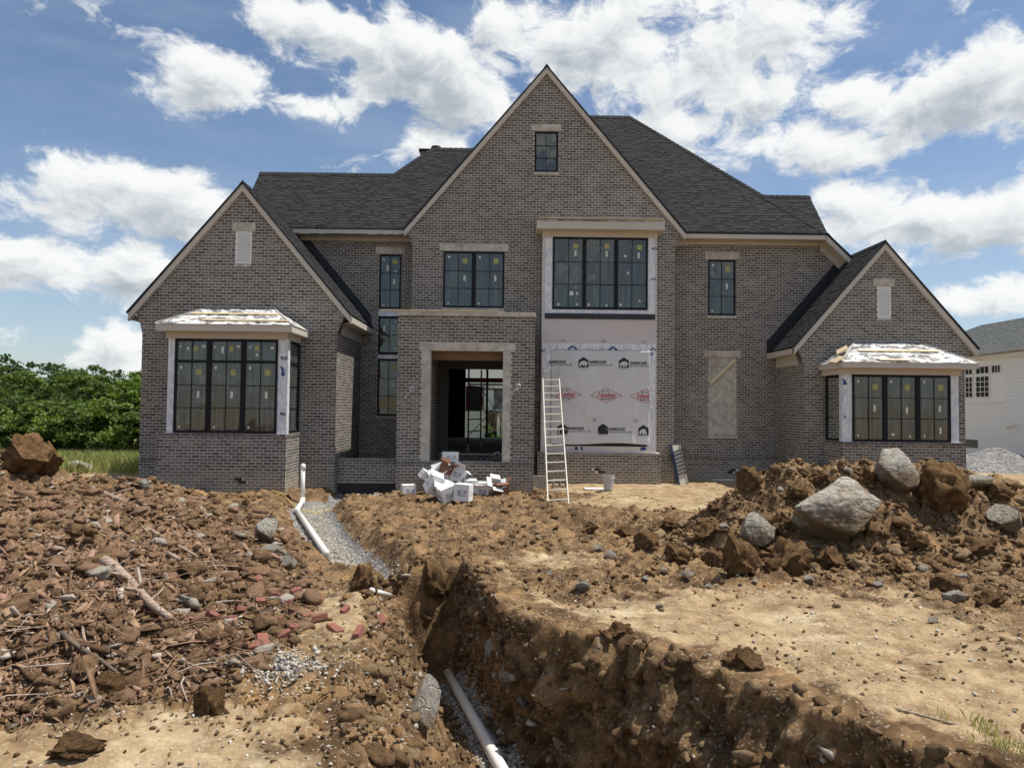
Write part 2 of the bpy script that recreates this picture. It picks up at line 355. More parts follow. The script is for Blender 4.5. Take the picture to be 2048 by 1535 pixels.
M['frame'] = mat('black_frame', (.008, .009, .012), .5, f_speck((.009, .010, .013), .3, 3.0), spec=.22)
M['glass'] = glass_mat()
M['white_paint'] = mat('white_paint', (.82, .80, .76), .55, f_paint((.82, .80, .76), .05))
M['wrap'] = mat('wrap', (.70, .70, .71), .45, f_wrap((.66, .66, .68)))
M['wrap_pink'] = mat('wrap_pink', (.66, .60, .58), .5, f_wrap((.63, .565, .545)))
M['tape'] = mat('tape', (.7, .7, .7), .3, f_tape)
M['under'] = mat('underlayment', (.5, .5, .5), .5, f_under)
M['lumber'] = mat('lumber', (.6, .47, .29), .7, f_wood((.55, .42, .25), (.74, .61, .40)))
M['oldwood'] = mat('weathered_wood', (.4, .33, .25), .85, f_wood((.24, .19, .14), (.46, .39, .31)))
M['plywood'] = mat('plywood', (.3, .2, .12), .8, f_wood((.17, .11, .065), (.30, .20, .12)))
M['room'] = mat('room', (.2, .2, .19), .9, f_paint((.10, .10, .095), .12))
M['stud'] = mat('stud', (.34, .31, .26), .9, f_paint((.26, .24, .20), .15))
M['concrete'] = mat('concrete', (.3, .29, .27), .9, f_speck((.32, .31, .29), .25, 4.0, .004))
M['block'] = mat('concrete_block', (.42, .40, .36), .95, f_speck((.40, .37, .31), .22, 9.0, .006))
M['tar'] = mat('foundation_coat', (.03, .028, .026), .8, f_speck((.035, .032, .03), .5, 5.0, .01))
M['blackprint'] = mat('black_print', (.012, .012, .014), .6)
M['blueprint'] = mat('blue_print', (.02, .05, .20), .6)
M['redprint'] = mat('red_print', (.48, .03, .05), .6)
M['greyprint'] = mat('grey_print', (.28, .30, .36), .6)
M['sticker_y'] = mat('yellow_sticker', (.5, .47, .18), .5, f_paint((.50, .47, .17), .15))
M['sticker_d'] = mat('olive_sticker', (.13, .13, .07), .5)
M['sticker_w'] = mat('white_sticker', (.68, .70, .64), .6)
M['sheet'] = mat('black_sheet', (.012, .013, .016), .3)
M['pvc'] = mat('pvc', (.80, .79, .74), .35, f_speck((.80, .79, .73), .06, 5.0))
M['card_w'] = mat('white_card', (.78, .78, .77), .7, f_paint((.78, .78, .77), .05))
def f_print(n, b):
    p = n.obj(); f = n.noise(n.vm('MULTIPLY', p, (1.0, 1.0, 3.0)), 16.0, 3.0, .7)
    n.put(b.inputs['Base Color'], n.mix(n.ss(f, .44, .50), (.13, .14, .16, 1), (.74, .74, .74, 1)))
M['card_p'] = mat('grey_card_print', (.30, .31, .34), .7, f_print)
M['card_b'] = mat('brown_card', (.22, .11, .06), .8, f_paint((.20, .095, .055), .15))
M['alu'] = mat('aluminium', (.74, .71, .64), .5, f_speck((.58, .55, .47), .22, 6.0))
M['steel_grey'] = mat('galvanised', (.44, .44, .43), .5, f_speck((.44, .43, .41), .3, 5.0))
M['plastic_g'] = mat('grey_plastic', (.42, .42, .42), .5, f_speck((.46, .46, .45), .15, 6.0))
M['navy'] = mat('navy_panel', (.02, .035, .075), .45, f_speck((.02, .035, .075), .3, 4.0))
M['redmetal'] = mat('red_scaffold', (.30, .045, .04), .5, f_speck((.34, .05, .045), .3, 7.0), spec=.4)
M['redbrick'] = mat('red_brick', (.26, .09, .06), .9, f_speck((.25, .095, .066), .45, 11.0, .006))
M['wire'] = mat('white_cable', (.72, .70, .66), .5)
M['cord'] = mat('yellow_cord', (.70, .52, .12), .6)
M['dirt'] = mat('dirt', (.3, .2, .1), .97, f_dirt)
M['clod'] = mat('clod', (.2, .12, .06), .97, f_clod)
M['pebble'] = mat('pebble', (.5, .46, .4), .9, f_pebble, spec=.2)
M['rock'] = mat('limestone', (.4, .38, .34), .9, f_rock, spec=.25)
M['clay'] = mat('clay', (.25, .14, .06), .97, f_clay)
M['gravel'] = mat('gravel_stone', (.42, .41, .39), .9, f_pebble, spec=.2)
M['bark'] = mat('bark', (.12, .085, .06), .95, f_wood((.085, .06, .042), (.20, .15, .11)))
M['deadwood'] = mat('dead_wood', (.3, .22, .16), .95, f_wood((.17, .115, .08), (.44, .34, .26)))
M['leaf'] = mat('leaf', (.06, .1, .02), .7, f_leaf((.032, .058, .011), (.165, .225, .045)))
M['leaf_lime'] = mat('leaf_lime', (.1, .16, .03), .7, f_leaf((.095, .145, .022), (.29, .38, .075)))
M['leaf_far'] = mat('leaf_far', (.05, .08, .03), .8, f_leaf((.030, .055, .028), (.075, .115, .050)))
M['grass'] = mat('grass_blade', (.15, .18, .05), .8, f_leaf((.16, .19, .055), (.46, .43, .18)))
M['nwhite'] = mat('white_brick_paint', (.70, .70, .68), .7, f_paint((.86, .86, .85), .04))
def f_shingle_l(n, b):
    t = n.attr('tint'); p = n.pos(); c = n.mix(t, (.095, .100, .098, 1), (.175, .18, .175, 1))
    n.put(b.inputs['Base Color'], n.mulc(c, n.mix(n.noise(p, 40.0, 3.0, .7), (.65, .65, .65, 1), (1.35, 1.35, 1.35, 1))))
M['nshingle'] = mat('grey_shingle', (.13, .14, .13), .95, f_shingle_l, spec=.1)
# ------------------------------------------------------------------ numpy noise and the lie of the land
_perm = np.random.default_rng(5).permutation(256); _perm = np.concatenate([_perm, _perm, _perm])
_ang = np.random.default_rng(6).uniform(0, 2*np.pi, 256); _gx, _gy = np.cos(_ang), np.sin(_ang)
def perlin(x, y):
    x = np.asarray(x, dtype=float); y = np.asarray(y, dtype=float)
    xi = np.floor(x).astype(int); yi = np.floor(y).astype(int); xf = x-xi; yf = y-yi; xi &= 255; yi &= 255
    u = xf*xf*xf*(xf*(xf*6-15)+10); v = yf*yf*yf*(yf*(yf*6-15)+10)
    def g(ix, iy, fx, fy):
        h = _perm[_perm[ix & 255]+(iy & 255)]; return _gx[h]*fx+_gy[h]*fy
    n00 = g(xi, yi, xf, yf); n10 = g(xi+1, yi, xf-1, yf); n01 = g(xi, yi+1, xf, yf-1); n11 = g(xi+1, yi+1, xf-1, yf-1)
    return ((n00*(1-u)+n10*u)*(1-v)+(n01*(1-u)+n11*u)*v)*1.5
def fbm(x, y, s, o=4, r=.5):
    t = 0; a = 1; k = s
    for i in range(o): t = t+a*perlin(x*k+13.7*i, y*k+7.1*i); a *= r; k *= 2.03
    return t
def lumps(x, y, s, o=3, r=.5):                                        # rounded lumps with sharp creases between
    t = 0; a = 1; k = s
    for i in range(o): t = t+a*(np.abs(perlin(x*k+31.7*i, y*k+17.3*i))*1.6-.45); a *= r; k *= 2.1
    return t
def sst(a, lo, hi):
    t = np.clip((a-lo)/(hi-lo), 0, 1); return t*t*(3-2*t)
def seg_d(x, y, pts):                                                 # distance to a polyline + value interpolated along it
    best = np.full(np.shape(x), 1e9); val = np.zeros(np.shape(x))
    for (a, b) in zip(pts[:-1], pts[1:]):
        dx, dy = b[0]-a[0], b[1]-a[1]; t = np.clip(((x-a[0])*dx+(y-a[1])*dy)/(dx*dx+dy*dy), 0, 1)
        d = np.hypot(x-a[0]-t*dx, y-a[1]-t*dy); v = a[2]+(b[2]-a[2])*t if len(a) > 2 else 0
        val = np.where(d < best, v, val); best = np.minimum(best, d)
    return best, val
LIPR = np.array([[1.0, 4.6], [2.0, 3.6], [3.0, 2.95], [3.75, 2.65], [4.25, 2.14], [4.6, 1.98], [4.87, 1.78], [5.45, 1.38], [5.85, .94], [6.4, .37], [7.3, -.08], [8.2, -.31], [9.3, -.50], [9.8, -.62]])
LIPL = np.array([[1.0, -.9], [3.75, -.88], [4.7, -.95], [5.4, -1.02], [6.2, -1.15], [8.0, -1.50], [9.3, -1.72], [9.8, -1.6]])
FLOORZ = np.array([[1.0, -.45], [4.0, -.62], [5.8, -.80], [9.2, -1.27], [9.9, -1.27]])
PIPEX = np.array([[1.0, 1.1], [4.0, .42], [5.8, .03], [9.2, -.70], [9.9, -.75]])
CHAN = [(-4.65, 18.3, .26), (-4.45, 16.6, .28), (-3.45, 13.8, .34), (-2.45, 11.4, .42), (-1.75, 9.9, .48)]
MB_B = np.array([[1.0, -6.5], [3.3, -4.6], [4.2, -3.0], [4.45, -2.4], [4.9, -1.9], [5.7, -1.75], [7, -1.95], [9, -2.55], [12, -3.75], [14, -4.7], [17, -5.9], [19, -6.6]])
def height(x, y, fine=True):
    x = np.asarray(x, dtype=float); y = np.asarray(y, dtype=float)
    wob = fbm(x, y, .9, 3)
    z = np.interp(y, [-50, 5.5, 14, 18, 26, 40, 70, 200, 900], [.42, .30, .02, -.06, -.10, -.75, -1.4, -2.0, -3.0])
    z = z+.22*sst(x, 5, 10)*sst(y, 12, 18)
    # mounds
    xb = np.interp(y, MB_B[:, 0], MB_B[:, 1])+wob*.22
    ml = sst(xb-x, -.05, 2.6)*(1-sst(y, 15.6, 18.2))*sst(y, 1.5, 4.2)
    z = z+ml*(.50+.10*sst(xb-x, 3, 7))
    z = z+.55*np.exp(-(((x+9.6)/1.3)**2+((y-13.4)/1.3)**2))
    d, _ = seg_d(x+wob*.2, y+wob*.15, [(4.35, 11.3), (6.5, 11.6), (8.0, 11.9), (14.0, 12.6)])
    mr = 1-sst(d, .25, 1.95); z = z+mr*(1.12-.34*sst(x, 6.9, 8.2))
    d2, _ = seg_d(x, y, [(-1.7, 15.5), (.3, 14.6), (3.2, 13.6)]); mc = 1-sst(d2, .2, 1.9); z = z+mc*.16
    # channel with the upper pipe
    dc, dep = seg_d(x+wob*.10, y, CHAN); ch = 1-sst(dc, .28, .80); z = z-ch*dep*1.05
    ar = sst(x, -4.9, -4.4)*(1-sst(x, -3.3, -2.9))*sst(y, 18.2, 19.4)*(1-sst(y, 20.3, 20.6)); z = z-ar*.32
    # the deep trench
    w1 = fbm(x, y, 1.3, 4)
    lr = np.interp(y, LIPR[:, 0], LIPR[:, 1])+.16; ll = np.interp(y, LIPL[:, 0], LIPL[:, 1])-fbm(x+9, y, 1.1, 4)*.14
    px = np.interp(y, PIPEX[:, 0], PIPEX[:, 1]); fz = np.interp(y, FLOORZ[:, 0], FLOORZ[:, 1])
    yend = 9.55+w1*.2-.12*np.abs(x+.7)
    wide = np.maximum(lr-px-.30, .05)
    steep = np.clip(1-.52*wide, .45, 1)
    fz = fz-.55*sst(x-px, .22, .60)*(1-sst(y, 7.0, 8.5))
    jag = lumps(x*1.0, y, 3.1, 3)
    inR = np.where(x < lr, np.clip((lr-x)/(.15+.05*jag), 0, 1)*.80, 0)
    talus = sst(lr-x, .15, np.maximum(wide, .35))*.20
    rightp = inR+talus
    tt = np.clip((x-ll+.04)/np.maximum(px-.14-ll, .3), 0, 1); leftp = .55*tt+.45*tt*tt*(3-2*tt)
    tr = np.where((x > ll-.06) & (x < lr), np.minimum(rightp, leftp), 0)*np.clip((yend-y)/.22, 0, 1)
    z = z*(1-tr)+fz*tr
    if not fine: return z
    dust = dust_mask(x, y)
    near = np.clip(14/np.maximum(y, 4), .25, 1.4)
    rough = (1-dust*.70)*(1-.70*ch)*(1-.9*(1-sst(np.abs(x-px), .08, .25))*(tr > .6))*sst(y, -2, 2)*(1-sst(y, 20, 26))
    wall = np.clip(tr*(1-tr)*4, 0, 1)
    z = z+rough*(lumps(x, y, 1.7, 2)*.085+lumps(x, y, 5.0, 3)*.050+lumps(x, y, 14.0, 2)*.020+fbm(x, y, 30, 2)*.006)*(1+.9*mr+.75*ml+.25*mc)
    z = z+dust*(fbm(x, y, 1.5, 4)*.020+fbm(x, y, 9, 3)*.006)*(1-sst(y, 30, 40))
    pz = 1-sst(np.abs(x-px), .06, .22); z = z+wall*(lumps(x, y, 2.6, 3)*.15)*(1-pz)
    return z
def zone(x, y, cx, cy, rx, ry, s=1.0):
    return np.clip(1.6-1.6*np.hypot((x-cx)/rx, (y-cy)/ry), 0, 1)*s
def dust_mask(x, y):
    w = fbm(x, y, .8, 4); lr = np.interp(y, LIPR[:, 0], LIPR[:, 1])
    d = zone(x, y, 2.6, 6.4, 2.9, 2.4)                                # flat right of the trench
    d = np.maximum(d, zone(x, y, 3.0, 4.6, 2.6, 2.2)); d = np.maximum(d, zone(x, y, .6, 9.6, 1.5, 1.3, .55))
    d = np.maximum(d, zone(x, y, 4.4, 17.6, 4.2, 3.4))                # graded strip along the house
    d = np.maximum(d, sst(y, 18.0, 20)*sst(x, 0.5, 2)); d = np.maximum(d, sst(y, 19, 22))
    d = np.maximum(d, zone(x, y, -1.9, 3.6, 1.9, 1.25)); d = np.maximum(d, zone(x, y, -1.35, 7.0, .9, 1.9, .85))
    d = np.maximum(d, sst(-y, -3, -1.5))
    d = d*sst(x-lr, -.02, .35) if False else d
    tr = (x < lr+.05) & (x > np.interp(y, LIPL[:, 0], LIPL[:, 1])-.05) & (y < 9.6)
    return np.clip(np.where(tr, 0, d)+w*.25*(d > .02), 0, 1)
def hz(x, y): return float(height(np.array([x]), np.array([y]))[0])
def hz0(x, y): return float(height(np.array([x]), np.array([y]), False)[0])

# ------------------------------------------------------------------ brickwork
CH, BL, ZREF = .0794, .203, .70
def plane(kind, c):
    if kind == 'F': return Vector((0, c, 0)), Vector((1, 0, 0)), Vector((0, -1, 0))       # faces the camera, u = X
    if kind == 'R': return Vector((c, 0, 0)), Vector((0, 1, 0)), Vector((1, 0, 0))        # faces right, u = Y
    if kind == 'L': return Vector((c, 0, 0)), Vector((0, 1, 0)), Vector((-1, 0, 0))       # faces left, u = Y
    return Vector((0, c, 0)), Vector((1, 0, 0)), Vector((0, 1, 0))
def pt(P, u, z, d=0.0): return P[0]+P[1]*u+Vector((0, 0, z))+P[2]*d
def pbox(mb, P, u0, u1, z0, z1, d0, d1, t=.5, back=True):
    a = [pt(P, u0, z0, d1), pt(P, u1, z0, d1), pt(P, u1, z1, d1), pt(P, u0, z1, d1)]
    b = [pt(P, u0, z0, d0), pt(P, u1, z0, d0), pt(P, u1, z1, d0), pt(P, u0, z1, d0)]
    i = len(mb.v); mb.v += [tuple(q) for q in a+b]
    fs = [(0, 1, 2, 3), (1, 5, 6, 2), (4, 0, 3, 7), (3, 2, 6, 7), (4, 5, 1, 0)]
    if back: fs.append((5, 4, 7, 6))
    for f in fs: mb.f.append(tuple(i+k for k in f)); mb.t.append(t)
def subtract(ivs, a, b):
    out = []
    for (p, q) in ivs:
        if b <= p or a >= q: out.append((p, q)); continue
        if a > p: out.append((p, a))
        if b < q: out.append((b, q))
    return out
BRICK_T = []
def brick_templates():
    for k in range(10):
        mb = MB(); mb.box(0, BL-.0132, -.0022, .006, .0066, CH-.0066, t=(k+.5)/10, skip='b')
        BRICK_T.append(mb.mesh('brick', M['brick'], tint=True))
brick_templates()
NB = [0]
def brick_wall(parent, P, zlo, zhi, span, holes=(), rowlocks=(), indiv=0, reveal=.10, name='wall', proud=0.0, label=None, missing=(), tone=(0, 1)):
    """mortar bed with real openings, bricks standing proud of it"""
    wall = MB(); br = MB(); k0 = int(math.floor((zlo-ZREF)/CH+1e-6)); k1 = int(math.ceil((zhi-ZREF)/CH-1e-6)); singles = []
    for k in range(k0, k1):
        z0 = max(zlo, ZREF+k*CH); z1 = min(zhi, ZREF+(k+1)*CH)
        if z1-z0 < .012: continue
        zb = [z0]+sorted({z for h in holes for z in h[2:4] if z0+.003 < z < z1-.003})+[z1]
        for (a, b) in zip(zb[:-1], zb[1:]):
            zm = (a+b)/2; lo, hi = span(a+.001), span(b-.001)
            iv = [(max(p[0], q[0]), min(p[1], q[1])) for p, q in zip(lo, hi)] if len(lo) == len(hi) else span(zm)
            for h in holes:
                if h[2] < zm < h[3]: iv = subtract(iv, h[0], h[1])
            for (u0, u1) in iv:
                if u1-u0 > .004: wall.quad(pt(P, u0, a, proud), pt(P, u1, a, proud), pt(P, u1, b, proud), pt(P, u0, b, proud))
        zm = (z0+z1)/2; iv = [q for q in span(zm) if q[1] > q[0]]
        for h in holes:
            if h[2]+.012 < z1 and h[3]-.012 > z0: iv = subtract(iv, h[0], h[1])
        rl = k in rowlocks; step = CH if rl else BL
        off = (0.5*step if k % 2 else 0.0)+(0 if rl else random.uniform(-.006, .006))
        for (u0, u1) in iv:
            j = math.floor((u0-off)/step)
            while True:
                a = j*step+off+.0066; b = (j+1)*step+off-.0066; j += 1
                if a > u1: break
                a = max(a, u0+.001); b = min(b, u1-.001)
                if b-a < .02: continue
                if any(m[0] < (a+b)/2 < m[1] and m[2] < zm < m[3] for m in missing): continue
                t = min(1, max(0, random.betavariate(1.8, 2.2)*(tone[1]-tone[0])+tone[0])); dd = .0022+random.uniform(-.001, .0016)+(.018 if rl else 0)
                full = (not rl) and b-a > BL-.0150 and z1-z0 > CH-.002
                if full and indiv and NB[0] < indiv: singles.append((a, z0, t)); NB[0] += 1; continue
                jz = random.uniform(-.0012, .0012)
                pbox(br, P, a, b, z0+.0066+jz, z1-.0066+jz, proud-.006, proud+dd, t, back=False)
    for h in holes:                                                   # reveals
        if len(h) > 4 and h[4] == 0: continue
        u0, u1, z0, z1 = h[:4]
        wall.quad(pt(P, u0, z0, proud), pt(P, u0, z0, -reveal), pt(P, u0, z1, -reveal), pt(P, u0, z1, proud))
        wall.quad(pt(P, u1, z0, proud), pt(P, u1, z0, -reveal), pt(P, u1, z1, -reveal), pt(P, u1, z1, proud))
        wall.quad(pt(P, u0, z1, proud), pt(P, u1, z1, proud), pt(P, u1, z1, -reveal), pt(P, u0, z1, -reveal))
        wall.quad(pt(P, u0, z0, proud), pt(P, u1, z0, proud), pt(P, u1, z0, -reveal), pt(P, u0, z0, -reveal))
    w = wall.build(name, M['mortar'], parent)
    if label: w['label'] = label
    for (u0, u1, z0, z1) in missing:
        mb = MB(); pbox(mb, P, u0+.006, u1-.006, z0, z1, -.002, proud+.0015); mb.build('brick_gap_shade', M['sheet'], w)  # black patch paints in the shade of the missing-brick hole
    if br.v: tag(br.build('brickwork', M['brick'], w, tint=True), kind='stuff')
    rot = Matrix((( P[1].x, -P[2].x, 0), (P[1].y, -P[2].y, 0), (0, 0, 1))).to_4x4()
    for (a, z0, t) in singles:
        o = link('brick', BRICK_T[min(9, int(t*10))], w)
        o.matrix_world = Matrix.Translation(pt(P, a, z0+random.uniform(-.001, .001), proud+random.uniform(-.001, .001))) @ rot
    return w

# ------------------------------------------------------------------ shingled roof planes
SH_W = [.10, .13, .15, .18, .21]; SH_T = {}
def shingle_template(w, thick, t):
    key = (w, thick, t)
    if key not in SH_T:
        h = .016 if thick else .005; mb = MB()
        mb.quad((0, 0, h), (w, 0, h), (w, .15, .003), (0, .15, .003), t); mb.quad((0, 0, 0), (w, 0, 0), (w, 0, h), (0, 0, h), t*.7)
        mb.quad((0, 0, 0), (0, 0, h), (0, .15, .003), (0, .15, 0), t*.7); mb.quad((w, 0, 0), (w, .15, 0), (w, .15, .003), (w, 0, h), t*.7)
        SH_T[key] = mb.mesh('shingle', M['shingle'], tint=True)
    return SH_T[key]
def scan(poly, v):
    xs = []
    for (a, b) in zip(poly, poly[1:]+poly[:1]):
        if (a[1] <= v) != (b[1] <= v): xs.append(a[0]+(b[0]-a[0])*(v-a[1])/(b[1]-a[1]))
    return (min(xs), max(xs)) if len(xs) >= 2 else None
def roof_plane(parent, pts, U, indiv=0, region=None, mat_s='shingle', expo=.143, name='roof'):
    """pts: planar polygon, U: horizontal course direction. deck plus overlapping shingle tabs"""
    pts = [Vector(p) for p in pts]; U = Vector(U).normalized()
    nrm = Vector((0, 0, 0))
    for i in range(len(pts)): nrm += (pts[i]-pts[0]).cross(pts[(i+1) % len(pts)]-pts[0])
    nrm.normalize(); nrm = nrm if nrm.z > 0 else -nrm
    V = nrm.cross(U); V = V if V.z > 0 else -V; O = min(pts, key=lambda p: p.z)
    poly = [((p-O).dot(U), (p-O).dot(V)) for p in pts]; vmax = max(p[1] for p in poly)
    deck = MB(); deck.prism([p-nrm*.004 for p in pts], -nrm*.03); dk = deck.build(name, M['deck'], parent)
    mb = MB(); v = 0.0; cnt = 0
    W = lambda u, vv, h: O+U*u+V*vv+nrm*h
    rot = Matrix((U, V, nrm)).transposed().to_4x4()
    while v < vmax-.02:
        v1 = min(v+expo, vmax-.001); lo, hi = scan(poly, v+.002), scan(poly, v1-.002)
        if lo and hi:
            a0, b0 = lo; a1, b1 = hi; u = min(a0, a1)-random.uniform(0, .3); end = max(b0, b1)
            while u < end:
                w = random.choice(SH_W); thick = random.random() < .62; t = random.choice([.45, .55, .6, .7] if thick else [.0, .12, .25]); ue = u+w
                inner = u > max(a0, a1)+.02 and ue < min(b0, b1)-.02 and v1-v > expo-.003
                if inner and indiv and cnt < indiv and (region is None or region(W(u, v, 0))):
                    o = link('shingle', shingle_template(w, thick, t), dk); o.matrix_world = Matrix.Translation(W(u, v, 0)) @ rot; cnt += 1
                else:
                    h = .016 if thick else .005
                    c = lambda uu, a, b: min(max(uu, a), b)
                    x0, x1, x2, x3 = c(u, a0, b0), c(ue, a0, b0), c(ue, a1, b1), c(u, a1, b1)
                    if x1-x0 > .004 or x2-x3 > .004:
                        mb.quad(W(x0, v, h), W(x1, v, h), W(x2, v1+.006, .003), W(x3, v1+.006, .003), t)
                        mb.quad(W(x0, v, 0), W(x1, v, 0), W(x1, v, h), W(x0, v, h), t*.6)
                        if thick: mb.quad(W(x0, v, 0), W(x0, v, h), W(x3, v1, .003), W(x3, v1, 0), t*.6); mb.quad(W(x1, v, 0), W(x2, v1, 0), W(x2, v1, .003), W(x1, v, h), t*.6)
                u = ue
        v += expo
    tag(mb.build('shingle_courses', M[mat_s], dk, tint=True), kind='stuff')
    return dk
def ridge_caps(parent, a, b, w=.15, side1=None, side2=None):
    """a row of bent cap shingles along a hip or ridge"""
    a, b = Vector(a), Vector(b); d = (b-a); L = d.length; d.normalize(); n = max(1, int(L/.20)); mb = MB()
    s1 = Vector(side1).normalized(); s2 = Vector(side2).normalized()
    for i in range(n):
        p = a+d*(L*i/n); q = a+d*(L*(i+1)/n+.02); t = random.uniform(.2, .7); u = Vector((0, 0, 1))
        for s in (s1, s2):
            mb.quad(p+u*.055, q+u*.040, q+s*w+u*.026, p+s*w+u*.040, t); mb.quad(p+u*.055, p+s*w+u*.040, p+s*w+u*.004, p+u*.004, t*.6); mb.quad(p+s*w+u*.040, q+s*w+u*.026, q+s*w, p+s*w, t*.4)
    return mb.build('ridge_caps', M['shingle'], parent, tint=True)

# ------------------------------------------------------------------ text and window builders
def text_geo(s, size, shear=0.0, bold=0.0):
    c = bpy.data.curves.new('txt', 'FONT'); c.body = s; c.size = size; c.shear = shear; c.offset = bold; c.align_x = 'CENTER'; c.align_y = 'CENTER'; c.resolution_u = 3
    o = bpy.data.objects.new('txt', c); COL.objects.link(o)
    dg = bpy.context.evaluated_depsgraph_get(); me = bpy.data.meshes.new_from_object(o.evaluated_get(dg))
    v = [tuple(q.co[:2]) for q in me.vertices]; f = [tuple(p.vertices) for p in me.polygons]
    bpy.data.objects.remove(o); bpy.data.curves.remove(c); bpy.data.meshes.remove(me); return v, f
def flat(parent, name, P, verts, faces, u, z, d, material, sx=1.0, sz=1.0, disp=None, umax=None, rot=0.0):
    bm = bmesh.new(); cr, sr = math.cos(rot), math.sin(rot)
    vs = [bm.verts.new((u+(x*cr-y*sr)*sx, z+(x*sr+y*cr)*sz, 0)) for x, y in verts]
    for f in faces:
        try: bm.faces.new([vs[i] for i in f])
        except Exception: pass
    if umax is not None:
        bmesh.ops.bisect_plane(bm, geom=bm.verts[:]+bm.edges[:]+bm.faces[:], plane_co=(umax, 0, 0), plane_no=(1, 0, 0), clear_outer=True)
    for v in bm.verts:
        a, b = v.co.x, v.co.y; v.co = pt(P, a, b, d+(disp(a, b) if disp else 0))
    if not bm.faces: bm.free(); return None
    me = bpy.data.meshes.new(name); bm.to_mesh(me); bm.free(); me.materials.append(material); return link(name, me, parent)
CIRC = ([(math.cos(2*math.pi*i/20), math.sin(2*math.pi*i/20)) for i in range(20)], [tuple(range(20))])
SQ = ([(-.5, -.5), (.5, -.5), (.5, .5), (-.5, .5)], [(0, 1, 2, 3)])
PELLA = text_geo('Pella', 1.0, .35, .02)
def sticker(win, P, u, z, d, kind, s=1.0):
    if kind == 'logo':
        o = flat(win, 'logo_sticker', P, SQ[0], SQ[1], u, z, d+.003, M['sticker_d'], .155*s, .155*s)
        flat(win, 'logo_disc', P, CIRC[0], CIRC[1], u, z, d+.0045, M['sticker_y'], .066*s, .066*s)
        flat(win, 'logo_lettering', P, PELLA[0], PELLA[1], u, z, d+.006, M['sticker_d'], .043*s, .05*s)
        b = .5
        fr = [(-.5, -.5), (.5, -.5), (.5, .5), (-.5, .5), (-.45, -.45), (.45, -.45), (.45, .45), (-.45, .45)]
        flat(win, 'logo_border', P, fr, [(0, 1, 5, 4), (1, 2, 6, 5), (2, 3, 7, 6), (3, 0, 4, 7)], u, z, d+.0042, M['sticker_y'], .155*s, .155*s)
    else:
        w, h = {'tag': (.055, .075), 'tall': (.06, .175), 'small': (.05, .055), 'wide': (.085, .06), 'big': (.11, .12)}[kind]
        flat(win, 'paper_sticker', P, SQ[0], SQ[1], u, z, d+.003, M['sticker_w'], w*s, h*s, rot=random.uniform(-.12, .12))
